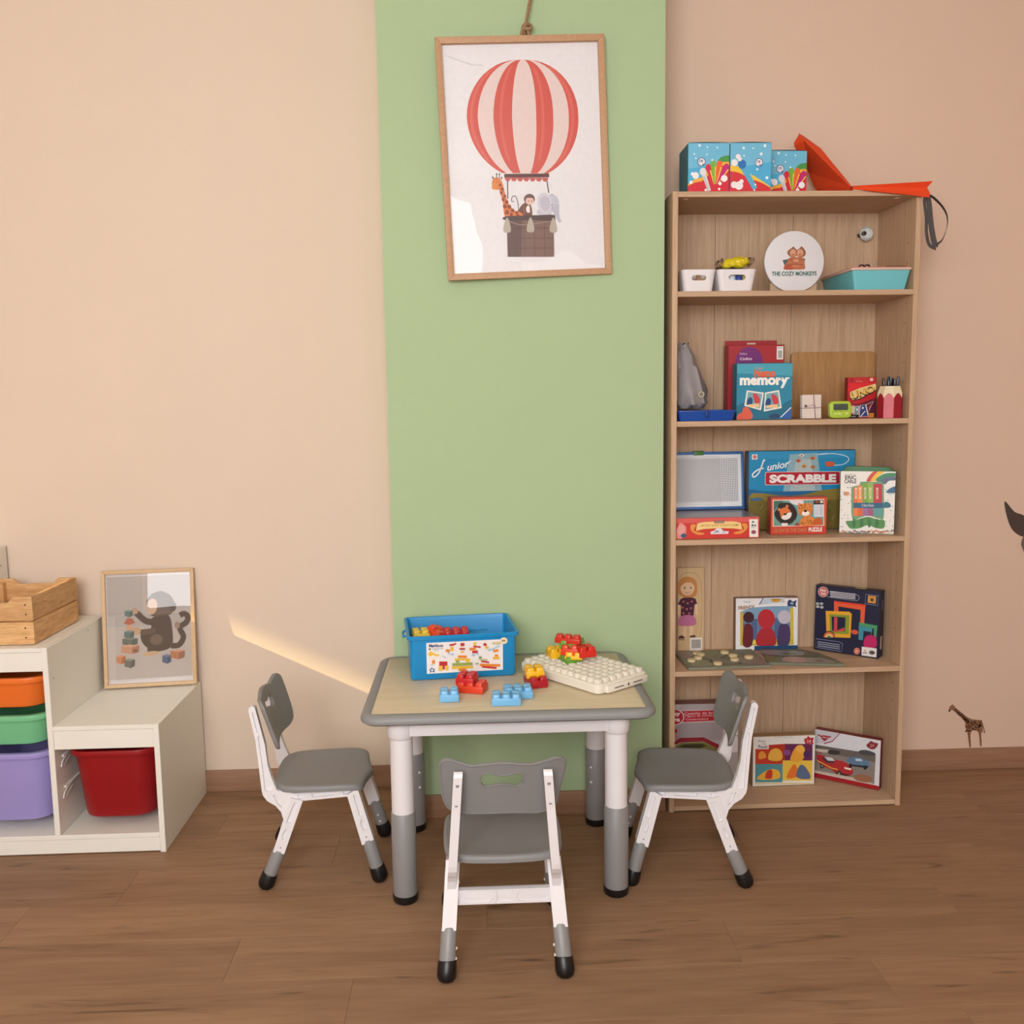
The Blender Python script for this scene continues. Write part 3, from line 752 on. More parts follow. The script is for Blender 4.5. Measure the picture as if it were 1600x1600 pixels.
# round sign
t = thing('round_sign', 'round white sign with two hugging brown monkeys above green capital lettering', 'sign', (.8445, -.2185, S1), (-.05, 0, 0))
m = MB(); disc = [(.0985*cos(2*pi*k/64), .0985+.0985*sin(2*pi*k/64)) for k in range(64)]
m.prism(disc, -.012, 0, mat((224, 222, 226), rough=.6, noise=.03), bev=.0015); m.build('disc', t)
a = Art([(903, 152), (1497, 152), (1497, 740), (903, 740)], .197, .197)
fur, fur2, face, line = '#b9704c', '#a85f40', '#d79b78', '#6d3f2c'
a.poly([(1082, 432), (1138, 422), (1140, 480), (1104, 490)], '#4f5d5c'); a.poly([(1270, 420), (1308, 415), (1300, 470), (1270, 480)], '#6b7674')
a.poly(smooth([(1105, 520), (1100, 490), (1135, 440), (1150, 410), (1250, 405), (1290, 420), (1305, 480), (1305, 515), (1260, 524), (1180, 522)], 4, True), fur)
a.poly(smooth([(1095, 518), (1110, 480), (1145, 470), (1190, 505), (1180, 524)], 4, True), '#b3543a')
for cx, s in ((1180, 1), (1262, -1)):
    a.poly(smooth([(cx-48, 372), (cx-42, 340), (cx-10, 318), (cx+8, 302), (cx+30, 322), (cx+46, 345), (cx+46, 385), (cx, 412)], 4, True), '#8f5a41')
    a.ell(cx+6*s, 365, 33, 38, face); a.ell(cx+6*s, 392, 26, 17, '#c88560')
    a.curve([(cx-16+6*s, 372), (cx-8+6*s, 378), (cx+6*s, 373)], 3, line); a.curve([(cx+6*s+2, 373), (cx+10+6*s, 378), (cx+18+6*s, 372)], 3, line)
    a.curve([(cx-14+6*s, 396), (cx+6*s, 404), (cx+14+6*s, 396)], 3, line)
a.curve([(1150, 425), (1190, 440), (1240, 436), (1285, 425)], 16, fur2); a.ell(1215, 438, 30, 12, face); a.ell(1215, 490, 40, 13, '#c9795a'); a.curve([(1150, 478), (1215, 470), (1285, 480)], 4, line)
a.text('THE COZY MONKEYS', 1198, 562, 446, 42, '#3f6f63', bold=.03)
a.build('logo_print', t, (0, -.012, 0))
m = MB(); m.box(-.075, .080, .002, .03, .003, .032, mat((190, 162, 134), rough=.6), bev=.001, seg=1); m.build('stand', t)
# turquoise tray
t = thing('turquoise_tray', 'turquoise plastic tray with slanted sides and pale pink rim', 'tray', (1.1085, -.156, S1))
tq = mat((112, 196, 206), rough=.4, noise=.04)
m = MB(); m.loft([rr3(.083, .122, .006, 0), rr3(.0955, .133, .008, .062), rr3(.0925, .130, .008, .062), rr3(.080, .119, .006, .004)], tq); m.build('tray_body', t)
m = MB(); m.loft([rr3(.0935, .131, .008, .060), rr3(.1005, .1365, .010, .062), rr3(.1005, .1365, .010, .0685), rr3(.0925, .130, .008, .0685), rr3(.0925, .130, .008, .060), rr3(.0935, .131, .008, .060)], mat((214, 186, 172), rough=.5), caps=False); m.build('rim', t)
m = MB(); m.loft([rr3(.0965, .133, .009, .0688), rr3(.0965, .133, .009, .0715)], mat((196, 120, 100), rough=.6)); m.build('lid_sheet', t)
m = MB(); z = S1+.0765
for dx in (-.009, .009): m.tube([(1.062+dx+.008*cos(k*pi/8), -.262, z+.0045*sin(k*pi/8)) for k in range(16)], .0024, mat((20, 20, 22)), n=6, closed=True)
m.tube([(1.062, -.262, z-.001), (1.075, -.23, z-.003), (1.085, -.19, z-.003)], .0022, M_steel, n=6)
tag(m.build('scissors'), 'small black-handled scissors lying on the turquoise tray', 'scissors')
m = MB(); m.tube([(1.092+.011*cos(k*pi/8), -.255+.004*sin(k*pi/8), z+.004+.008*sin(k*pi/8)) for k in range(16)], .0018, mat((220, 210, 200), rough=.2, metal=.6), n=6, closed=True)
tag(m.build('metal_ring'), 'small bright metal ring on the turquoise tray', 'ring')
m = MB(); m.box(1.125, 1.19, -.285, -.26, S1+.0718, S1+.0745, mat((70, 60, 62)), bev=.0008, seg=1); tag(m.build('dark_ruler'), 'thin dark ruler lying at the right of the turquoise tray', 'ruler')
# clear knob on the back panel
t = thing('clear_knob', 'small faceted clear knob fixed to the back panel above the turquoise tray', 'knob', (1.156, -.0186, 1.956))
gl = mat((244, 252, 251), rough=.06, noise=0, trans=.3, name='clear_acrylic')
m = MB(); m.lathe([(.010, 0), (.010, .014), (.022, .020), (.025, .030), (.018, .042), (.008, .045)], gl, n=8, M=Matrix.Rotation(radians(90), 4, 'X'), smooth=False); m.build('knob_body', t)
m = MB(); m.lathe([(.0075, 0), (.0075, .0455), (.005, .0475)], mat((60, 44, 40), rough=.4), n=12, M=Matrix.Translation((-.014, 0, -.001)) @ Matrix.Rotation(radians(90), 4, 'X')); m.build('screw', t)
m = MB(); m.lathe([(.016, .0), (.016, .004)], M_steel, n=16, M=Matrix.Rotation(radians(90), 4, 'X')); m.build('back_plate', t)

# ---- orange bag on top
def build_bag():
    t = thing('felt_bag', 'bright orange felt bag folded open, lying over the right end of bookcase top', 'bag', (1.0, -.2, BH))
    org = mat((236, 74, 24), rough=.75, noise=.08, bump=.3, bscale=500, name='orange_felt'); 
    def sheet(pts, th=.0025):
        # pts: polygon in world space; thickened along its normal
        vs = [Vector(p)-Vector((1.0, -.2, BH)) for p in pts]
        n = Vector((0, 0, 0))
        for i in range(len(vs)):
            a_, b_ = vs[i], vs[(i+1) % len(vs)]; n += a_.cross(b_)
        n.normalize()
        q = MB(); N_ = len(vs)
        ax = max(range(3), key=lambda k: abs(n[k])); keep = [k for k in range(3) if k != ax]
        tri = [tuple(f) for f in tessellate_polygon([[Vector((v[keep[0]], v[keep[1]], 0)) for v in vs]])]
        allv = [v-n*th/2 for v in vs]+[v+n*th/2 for v in vs]
        fs = tri+[tuple(i+N_ for i in reversed(f)) for f in tri]+[(i, (i+1) % N_, N_+(i+1) % N_, N_+i) for i in range(N_)]
        q.add(allv, fs, org)
        return q
    # upright half: front panel leaning towards the room, back panel behind, joined by a gusset at the left tip
    zb = BH+.0016
    def mix_(p, q, k): return tuple(a_+(b_-a_)*k for a_, b_ in zip(p, q))
    F = [(.879, -.100, 2.235), (.878, -.100, 2.246), (.887, -.120, 2.266), (.901, -.130, 2.246), (1.016, -.240, 2.073), (1.020, -.242, zb), (.998, -.095, zb), (.962, -.064, 2.112), (.945, -.056, 2.161)]
    # split into facets so that the sheet can twist
    sheet(F[:4]+[F[8]]).build('front_panel', t)
    sheet([F[3], F[4], F[7], F[8]]).build('front_panel', t); sheet([F[4], F[5], F[6], F[7]]).build('front_panel', t)
    B = [(.887, -.118, 2.2665), (.900, -.080, 2.280), (.914, -.088, 2.269), (.961, -.120, 2.221), (1.024, -.220, 2.082), (1.018, -.238, 2.073)]
    sheet([B[0], B[1], B[2], (.903, -.126, 2.246)]).build('gusset', t)
    sheet([(.903, -.126, 2.246), B[2], B[3], (.955, -.176, 2.165)]).build('back_panel', t); sheet([(.955, -.176, 2.165), B[3], B[4], B[5]]).build('back_panel', t)
    # flat half with the folded-in end, drooping over the front edge
    U = [(1.002, -.2990, 2.0600), (1.251, -.314, 2.070), (1.240, -.300, 2.0545), (1.004, -.2975, 2.0585)]
    Lw = [(1.004, -.2985, 2.0575), (1.240, -.301, 2.0535), (1.246, -.308, 2.036), (1.241, -.316, 2.020), (1.178, -.315, 2.029), (1.096, -.310, 2.038), (1.000, -.3015, 2.051)]
    sheet(U).build('upper_fold', t); sheet(Lw).build('lower_fold', t)
    sheet([(1.016, -.240, 2.073), (1.020, -.242, zb), (1.004, -.2975, 2.056), (1.002, -.298, 2.060)]).build('bend', t)
    # grey strap loop
    q = MB(); st = mat((84, 82, 84), rough=.8, bump=.4, bscale=600, name='grey_webbing')
    def ribbon(path, w, ups):
        pts = smooth(path, 8); W = [ups[0]+(ups[1]-ups[0])*i/(len(pts)-1) for i in range(len(pts))]
        rings = []
        for i, p in enumerate(pts):
            p = Vector(p)-Vector((1.0, -.2, BH)); tdir = Vector(pts[min(i+1, len(pts)-1)])-Vector(pts[max(i-1, 0)]); tdir.normalize()
            an = W[i]; side = Vector((cos(an), sin(an), 0)); side = (side-tdir*side.dot(tdir)).normalized(); nn = tdir.cross(side)
            h = w/2
            rings.append([p-side*h-nn*.0008, p+side*h-nn*.0008, p+side*h+nn*.0008, p-side*h+nn*.0008])
        q.loft(rings, st)
    ribbon([(1.245, -.262, 2.046), (1.285, -.255, 2.032), (1.325, -.25, 1.995), (1.337, -.25, 1.955), (1.322, -.255, 1.905), (1.298, -.265, 1.884), (1.288, -.272, 1.880)], .020, (1.45, .9))
    ribbon([(1.252, -.285, 2.030), (1.258, -.285, 2.0), (1.266, -.282, 1.95), (1.278, -.276, 1.905), (1.29, -.272, 1.872)], .020, (.35, .2))
    ribbon([(1.236, -.298, 2.024), (1.2345, -.299, 2.01), (1.244, -.296, 1.96), (1.248, -.293, 1.915), (1.262, -.285, 1.880), (1.288, -.276, 1.868)], .014, (.5, .5))
    q.build('strap', t)
build_bag()

# ---- shelf 3
def redbox_art(a):   # crop 2b (10x) units
    a.rect(75, 1190, 1350, 1530, '#d23a32'); a.rect(75, 1190, 1350, 1270, '#e0605a')
    a.poly(smooth([(85, 1520), (80, 1400), (130, 1260), (190, 1290), (230, 1350), (215, 1480), (150, 1525)], 3, True), '#e58d88'); a.ell(150, 1380, 60, 90, '#eda49c', 15); a.ell(190, 1475, 42, 36, '#3a5f7e')
    a.poly(smooth([(300, 1300), (340, 1290), (380, 1310), (350, 1400), (500, 1440), (480, 1465), (380, 1455), (300, 1390)], 3, True), '#e89a4a')
    a.poly(smooth([(1160, 1300), (1100, 1290), (1080, 1310), (1110, 1390), (960, 1440), (980, 1465), (1080, 1455), (1160, 1380)], 3, True), '#e89a4a')
    a.poly([(380, 1400), (395, 1280), (500, 1255), (740, 1250), (960, 1255), (1065, 1280), (1085, 1395), (960, 1372), (740, 1362), (500, 1372)], '#f3d48c')
    a.rrect(655, 1236, 815, 1280, 14, '#8b6a62'); a.text('EXPLORE', 735, 1258, 120, 18, '#d8c0b0'); a.text('I DO NOT WANT TO PLAY A GAME', 735, 1315, 590, 32, '#b5662e', bold=.01)
    a.poly([(600, 1420), (660, 1400), (700, 1360), (760, 1365), (800, 1410), (880, 1420), (870, 1460), (605, 1460)], '#e6e2ea'); a.poly([(640, 1440), (700, 1390), (740, 1430)], '#9a98b8'); a.rect(780, 1425, 830, 1440, '#aab')
    a.rect(1195, 1225, 1330, 1520, '#f3ece6'); a.poly([(1230, 1270), (1255, 1250), (1275, 1275), (1250, 1285)], '#333a3c'); a.poly([(1222, 1340), (1245, 1300), (1268, 1340)], '#333a3c'); a.poly([(1268, 1340), (1285, 1305), (1305, 1340)], '#333a3c', True); a.ell(1258, 1365, 34, 8, '#b9b6b6'); a.ell(1260, 1438, 38, 32, '#9a4a62')
t = card_box('flat_game_box', 'flat red game box with yellow banner, wrapped, at left of third shelf', 'game box', .280, .0705, .2, (.5905, -.072, S3), art=redbox_art, quad=[(75, 1190), (1355, 1190), (1345, 1530), (78, 1530)], side='#b2433c')
m = MB(); m.box(-.139, .139, -.199, -.001, .0705, .0712, mat((150, 140, 142), rough=.25, noise=.15, nscale=12)); m.build('lid_film', t)
# peg board in blue frame
t = thing('peg_board', 'white peg board in blue frame with clear film, standing on the red box', 'board', (.596, -.052, S3+.0713), (-.13, 0, .015))
bl = mat((62, 112, 176), rough=.4)
m = MB(); W2, H2 = .146, .204
m.box(-W2, W2, -.012, 0, 0, .010, bl, bev=.002); m.box(-W2, W2, -.012, 0, H2-.010, H2, bl, bev=.002); m.box(-W2, -W2+.010, -.012, 0, .010, H2-.010, bl, bev=.002); m.box(W2-.010, W2, -.012, 0, .010, H2-.010, bl, bev=.002); m.build('frame', t)
m = MB(); m.box(-W2+.009, W2-.009, -.009, -.003, .009, H2-.009, mat((240, 240, 242), rough=.4)); m.build('board_plate', t)
m = MB(); dk = mat((150, 152, 160)); 
for i in range(41):
    x = -.122+.0061*i
    m.box(x-.0007, x+.0007, -.0102, -.009, .028, H2-.024, dk)
for j in range(25):
    z = .029+.0062*j; m.box(-.123, .123, -.0103, -.009, z-.0007, z+.0007, dk)
o = m.build('peg_grid', t); o['kind'] = 'stuff'
m = MB(); m.add([(-.126, -.0122, .014), (.062, -.0122, .014), (.062, -.0122, H2-.014), (-.126, -.0122, H2-.014)], [(0, 1, 2, 3)], sheet_mat('film_pocket', tint=(.98, .98, .98), strength=.8, rough=.25, opacity=.32, body=(252, 248, 244))); m.build('clear_film', t)
m = MB(); m.box(-.034, .004, -.0145, .002, H2-.012, H2+.004, mat((66, 124, 52), rough=.4), bev=.003); m.build('clip', t)
def scrabble_art(a):    # crop4 units
    a.rect(552, 100, 1202, 590, '#1c8fc2'); a.poly([(552, 100), (1202, 95), (1202, 140), (552, 150)], '#2a98ca')
    a.poly([(800, 120), (970, 110), (1000, 360), (760, 360)], '#8fb6c4'); a.poly([(840, 150), (930, 150), (960, 360), (800, 360)], '#b4c4c6')
    a.curve([(965, 122), (1060, 116), (1140, 130), (1165, 155), (1130, 185), (1070, 190)], [2, 5, 7, 8, 7, 5]+[5]*25, '#d4e8f2')
    a.poly([(552, 335), (640, 350), (760, 352), (980, 350), (1202, 330), (1202, 400), (552, 400)], '#1d6aa0')
    a.poly(smooth([(552, 385), (620, 362), (700, 372), (800, 380), (900, 372), (1020, 345), (1202, 360), (1202, 590), (552, 590)], 3, True), '#94823a')
    a.poly(smooth([(552, 420), (640, 402), (720, 432), (800, 420), (900, 440), (1000, 410), (1202, 430), (1202, 590), (552, 590)], 3, True), '#7d6c30')
    a.poly(smooth([(552, 400), (600, 390), (640, 395), (600, 410)], 3, True), '#3a6f98')
    random.seed(2)
    for i in range(46):
        x, y = random.uniform(560, 1190), random.uniform(410, 580); a.line([(x, y), (x+random.uniform(-12, 20), y-random.uniform(14, 34))], 3, random.choice(['#a89848', '#5f5426', '#b7a65c', '#4a4420']))
    for x, y, c in ((850, 160, '#d8643c'), (885, 195, '#d89a4a'), (938, 145, '#d8783c'), (870, 128, '#e8dcd0'), (940, 200, '#c88a50')):
        a.poly([(x-18, y), (x, y-14), (x+20, y-2), (x+4, y+14)], c); a.ell(x, y, 5, 5, '#6f3a24')
    a.poly(smooth([(1015, 175), (1040, 165), (1072, 172), (1070, 192), (1030, 200)], 3, True), '#d4603c')
    a.rect(568, 118, 601, 150, '#f2eeee'); a.ell(585, 134, 11, 11, '#c62a3a'); a.rect(579, 132, 591, 136, '#f6e6e6')
    a.curve([(640, 152), (628, 190), (610, 235), (582, 260), (574, 240), (610, 212), (640, 205)], 8, '#f4f6f6'); a.ell(645, 155, 5, 5, '#f4f6f6')
    a.text('unior', 728, 190, 140, 42, '#f4f6f6', a=-10, bold=.02, shear=.35); a.line([(770, 180), (806, 160)], 5, '#f4f6f6')
    a.rrect(648, 228, 1110, 312, 10, '#d9d0d4'); a.rrect(652, 232, 1106, 308, 8, '#b81d34'); a.text('SCRABBLE', 880, 272, 410, 54, '#f6efec', bold=.06)
card_box('word_game_box', 'large blue word game box standing behind the lion puzzle', 'game box', .378, .277, .045, (.9325, -.052, S3), lean=.02, art=scrabble_art, quad=[(552, 100), (1205, 93), (1200, 590), (552, 590)], side='#3a3236')
def lion_art(a):   # crop 3b units
    a.rect(190, 215, 1410, 1010, '#d9553c'); a.rect(190, 840, 1410, 1010, '#cf4432')
    a.rect(240, 270, 1350, 835, '#f2d8c0'); a.rect(258, 290, 1335, 820, '#6fa3a4')
    a.poly(smooth([(600, 295), (700, 290), (880, 292), (900, 370), (760, 390), (650, 350)], 3, True), '#e6e0e8')
    a.poly([(258, 290), (480, 290), (330, 420), (258, 520)], '#476e60')
    for x in (270, 330, 900, 1000): a.line([(x, 300), (x+60, 420)], [4, 22], '#4a8074')
    a.poly(smooth([(330, 460), (380, 350), (500, 330), (640, 360), (740, 480), (760, 620), (660, 760), (480, 790), (340, 700), (270, 560)], 4, True), '#2e2522')
    a.ell(375, 475, 32, 34, '#dd8248'); a.ell(545, 410, 32, 34, '#dd8248')
    a.poly(smooth([(390, 510), (440, 450), (520, 430), (590, 470), (640, 560), (620, 650), (500, 690), (420, 640)], 4, True), '#e0793e')
    a.poly(smooth([(420, 640), (520, 570), (630, 540), (640, 600), (590, 670), (490, 695)], 4, True), '#f1ebe6'); a.poly([(460, 570), (550, 545), (530, 590), (490, 600)], '#32211c'); a.rect(430, 760, 560, 820, '#f0e4de')
    a.poly(smooth([(780, 400), (800, 345), (850, 360), (1010, 350), (1070, 345), (1095, 420), (1090, 560), (1020, 620), (860, 610), (790, 550)], 4, True), '#e08a42')
    a.poly(smooth([(830, 820), (850, 680), (940, 620), (1080, 640), (1160, 720), (1190, 820)], 4, True), '#e08a42'); a.poly(smooth([(1090, 800), (1130, 700), (1260, 660), (1300, 740), (1290, 815)], 4, True), '#c9622f')
    random.seed(4)
    for i in range(60):
        x, y = random.uniform(800, 1085), random.uniform(365, 800)
        if 600 < y < 640 or (860 < x < 1030 and 470 < y < 610): continue
        a.ell(x, y, 9, 12, '#8a3f1e', random.uniform(0, 90), n=8, same=i > 0)
    a.ell(945, 565, 84, 52, '#f4efec'); a.ell(942, 515, 34, 26, '#2c1c18')
    a.rect(1120, 295, 1335, 378, '#2f2b2a'); a.ell(1290, 330, 34, 26, '#e9dccb'); a.ell(1190, 330, 50, 22, '#a8523a'); a.rect(1122, 385, 1330, 640, '#dfe2ee')
    for i in range(7): a.rect(1140, 420+i*30, 1225, 428+i*30, '#aab4c4', i > 0); a.rect(1245, 415+i*30, 1310, 427+i*30, '#98a4bc', True)
    for x in (270, 330, 640, 720, 800): a.line([(x, 820), (x+40, 740), (x+60, 700)], [18, 12, 3], '#8a9a52')
    a.poly([(700, 820), (760, 750), (830, 820)], '#a2342c')
    a.text('GLOW IN THE DARK', 620, 912, 720, 84, '#c98a58', bold=.02); a.text('PUZZLE', 1155, 908, 292, 88, '#f6ece6', bold=.05)
card_box('animal_puzzle_box', 'small orange-red lion and leopard puzzle box at the front of third shelf', 'puzzle box', .189, .1275, .045, (.8825, -.172, S3), rz=-.04, art=lion_art, quad=[(210, 225), (1408, 230), (1385, 1005), (195, 1000)], side='#a8442f')
def carle_art(a):   # crop 'carle' units (10x)
    a.rect(108, 440, 1010, 1450, '#f1eee8')
    def arc(r0, r1, c): a.poly([(1010-(r*cos(t)), 1010-540*0-(r*sin(t))) for r, ts in ((r1, range(0, 91, 6)), (r0, range(90, -1, -6))) for t in (radians(k) for k in ts)] if False else smooth([], 1) or [(0, 0), (1, 0), (0, 1)], c)
    a.poly(smooth([(540, 600), (580, 520), (650, 445), (720, 445), (640, 540), (610, 600)], 3, True), '#d3452f')
    a.poly(smooth([(610, 600), (650, 520), (730, 445), (830, 445), (730, 520), (690, 590)], 3, True), '#f2c335')
    a.poly(smooth([(690, 590), (740, 520), (850, 470), (1005, 465), (1005, 520), (860, 560), (820, 620)], 3, True), '#3f8f62')
    a.poly(smooth([(760, 590), (820, 540), (920, 520), (1005, 530), (1005, 580), (900, 590), (830, 650)], 3, True), '#5b6e86')
    a.text('THE WORLD OF', 285, 492, 180, 22, '#8a8480'); a.text('ERIC', 290, 540, 175, 62, '#4c4038', bold=.03); a.text('CARLE', 288, 604, 190, 60, '#4c4038', bold=.03)
    a.poly(smooth([(300, 760), (320, 690), (430, 660), (450, 610), (640, 610), (800, 620), (815, 800), (810, 1180), (740, 1200), (560, 1150), (420, 1190), (310, 1200)], 3, True), '#6f9f74')
    for x0, x1, y0, c in ((335, 400, 700, '#e06a2c'), (400, 475, 670, '#ee8a34'), (480, 560, 625, '#79a63c'), (560, 645, 625, '#94b84a'), (650, 785, 640, '#c4253c')):
        a.rect(x0, y0, x1, 950, c, x0 > 340)
    for x in (375, 440, 520, 600, 710): a.text('BOOK', x, 800, 190, 38, '#f3e9c9', a=90, bold=.02)
    for x0, x1, c in ((330, 400, '#e8803a'), (400, 475, '#e0602a'), (480, 560, '#a0689c'), (560, 645, '#a0587c'), (650, 785, '#5a9ea0')): a.rect(x0, 1020, x1, 1155, c, x0 > 340)
    a.rect(330, 945, 800, 1030, '#1f5d80'); a.text('12 Board Books', 560, 985, 190, 44, '#e6eef0')
    a.poly(smooth([(850, 770), (900, 720), (960, 690), (1003, 685), (1003, 780), (870, 785)], 3, True), '#38698f'); a.poly(smooth([(800, 1020), (820, 940), (870, 930), (920, 970), (910, 1020)], 3, True), '#2e7286')
    a.ell(225, 800, 44, 34, '#e0915c'); a.poly(smooth([(215, 1240), (330, 1230), (430, 1200), (560, 1170), (700, 1210), (820, 1230), (810, 1350), (680, 1350), (560, 1300), (430, 1350), (300, 1360), (240, 1310)], 4, True), '#4f8f4c')
    for x in (340, 460, 580, 700): a.ell(x, 1270, 30, 70, '#3a7440', same=x > 340)
    random.seed(9)
    for i in range(34): a.ell(random.choice([random.uniform(130, 290), random.uniform(830, 990)]), random.uniform(660, 1350), 8, 9, random.choice(['#6f8a80', '#8a94a0', '#b08a80']), n=8)
    for i in range(24): a.ell(125+i*37, 1400+random.uniform(-10, 22), 24, 18, random.choice(['#b0683c', '#e6c27c', '#7a5a4a', '#d88a78', '#8f8f9c']), n=8)
t = card_box('board_book_box', 'white box of board books with rainbow and green stripe at right of third shelf', 'book box', .1745, .2125, .036, (1.1225, -.1945, S3), rz=-.36, art=carle_art, quad=[(140, 440), (1010, 440), (965, 1450), (108, 1420)], side='#3d6a4c')
m = MB(); n_ = 12; rings = []
for i in range(n_+1):
    x = -.080+.160*i/n_; z = .2127+.0155*min(1, 3.5*sin(pi*i/n_))*(1-.25*i/n_)
    rings.append([(x, -.034, .2127), (x, -.030, z), (x, -.003, z), (x, -.001, .2127)])
m.loft(rings, mat((70, 124, 84), rough=.5, noise=.2, nscale=40)); m.build('lid_flap', t)
# ---- shelf 4
t = thing('girl_puzzle', 'narrow wooden layer puzzle of a girl in pink skirt at left', 'puzzle', (.5585, -.0262, S4), (-.02, 0, 0))
m = MB(); m.box(-.0485, .0485, -.011, 0, 0, .304, wood('puzzle_ply', (222, 192, 148), (206, 172, 128), grain=(9, 9, .8), scale=4), bev=.001, seg=1, smooth=False); m.build('board_panel', t)
def girl_art(a):   # crop5 units
    a.line(smooth([(112, 520), (108, 350), (104, 200), (130, 130), (180, 118), (230, 140), (248, 220), (250, 400), (240, 500)], 4), 2.5, '#a68a64')
    a.poly(smooth([(108, 240), (102, 190), (130, 150), (170, 142), (210, 160), (222, 200), (215, 255), (160, 270)], 4, True), '#cc8a48'); a.ell(164, 208, 42, 46, '#ecc7a2')
    a.poly(smooth([(122, 200), (130, 168), (170, 156), (206, 180), (208, 205), (190, 180), (150, 178)], 4, True), '#cc8a48'); a.ell(148, 208, 4, 6, '#3a2a24'); a.ell(184, 208, 4, 6, '#3a2a24', same=True); a.curve([(150, 232), (165, 240), (180, 232)], 3, '#b04a48')
    a.poly([(122, 275), (140, 266), (190, 266), (212, 275), (222, 305), (205, 312), (200, 375), (124, 375), (126, 312), (106, 306)], '#4a1a3a')
    for x, y in ((140, 290), (165, 300), (190, 290), (135, 325), (160, 335), (185, 330), (140, 358), (175, 360)): a.ell(x, y, 7, 6, '#c76a5c', n=8, same=x > 140)
    a.poly(smooth([(126, 375), (200, 375), (215, 425), (165, 436), (106, 425)], 3, True), '#c5739c')
    a.poly([(106, 305), (120, 310), (116, 365), (106, 372)], '#ecc7a2'); a.poly([(210, 305), (222, 305), (226, 370), (214, 366)], '#ecc7a2', True)
    a.rect(136, 434, 156, 498, '#ecc7a2'); a.rect(176, 434, 196, 492, '#ecc7a2', True); a.poly([(114, 494), (130, 488), (146, 498), (146, 508), (112, 508)], '#5a3026'); a.poly([(178, 494), (200, 488), (212, 492), (210, 502), (180, 502)], '#5a3026', True)
    a.line([(112, 514), (146, 516)], 4, '#4a2a22'); a.rect(178, 505, 250, 585, '#efe9e2')
    for i in range(14): a.rect(188+i*4, 515, 188+i*4+(2.6 if i % 3 else 1.4), 566, '#35343a', i > 0)
a = Art([(105, 88), (265, 88), (262, 580), (105, 580)], .097, .304); girl_art(a); a.build('painted_picture', t, (0, -.011, 0))
def hero_art(a):   # crop5 units: generic shapes in place of the printed characters
    a.rect(460, 275, 853, 572, '#f0eef0'); a.poly([(600, 315), (640, 272), (770, 272), (760, 300)], '#c9d6e6'); a.poly([(605, 312), (628, 276), (634, 276), (612, 312)], '#2c4f80')
    a.ell(712, 280, 34, 20, '#dca238', arc=(0, 180)); a.text('2x24', 712, 284, 36, 10, '#7a4a1a'); a.text('4+', 762, 296, 18, 10, '#52688a'); a.poly(smooth([(785, 300), (800, 284), (820, 296), (843, 288), (836, 312), (842, 328), (815, 322), (790, 328)], 3, True), '#23406f'); a.text('48', 812, 306, 20, 14, '#e6e9f0')
    a.text('amazing', 530, 298, 42, 14, '#7a84a0'); a.text('FRIENDS', 527, 330, 100, 22, '#9a6a3c', a=-3, bold=.03)
    a.rect(488, 355, 820, 545, '#5f8cae'); a.poly([(488, 355), (560, 330), (700, 322), (820, 322), (820, 380), (488, 400)], '#7fa6c6'); a.rect(488, 355, 505, 545, '#d9b23c'); a.rect(800, 330, 822, 545, '#d9c03c', True)
    for i in range(6): a.rect(508+i*48, 420-(i % 3)*26, 545+i*48, 545, ['#6a5a8a', '#526a94', '#7a6a9a'][i % 3], i > 0)
    a.rect(488, 512, 820, 545, '#c9b840'); a.rect(560, 518, 640, 535, '#e8e070'); 
    a.poly(smooth([(590, 545), (600, 470), (650, 440), (700, 470), (706, 545)], 3, True), '#b22a34'); a.ell(650, 395, 54, 56, '#c02a36'); a.poly(smooth([(505, 545), (512, 440), (540, 420), (566, 450), (560, 545)], 3, True), '#6a2230'); a.ell(540, 385, 34, 32, '#47202c'); a.poly(smooth([(720, 545), (730, 440), (765, 420), (800, 450), (790, 545)], 3, True), '#4a3a66'); a.ell(764, 385, 42, 40, '#c9c3d2')
    a.rect(575, 548, 850, 572, '#224c78')
card_box('superhero_puzzle_box', 'small white-bordered puzzle box with red and purple picture on fourth shelf', 'puzzle box', .228, .192, .030, (.8305, -.0265, S4), lean=.03, art=hero_art, quad=[(462, 278), (853, 270), (846, 570), (460, 572)], side='#8a6a5c')
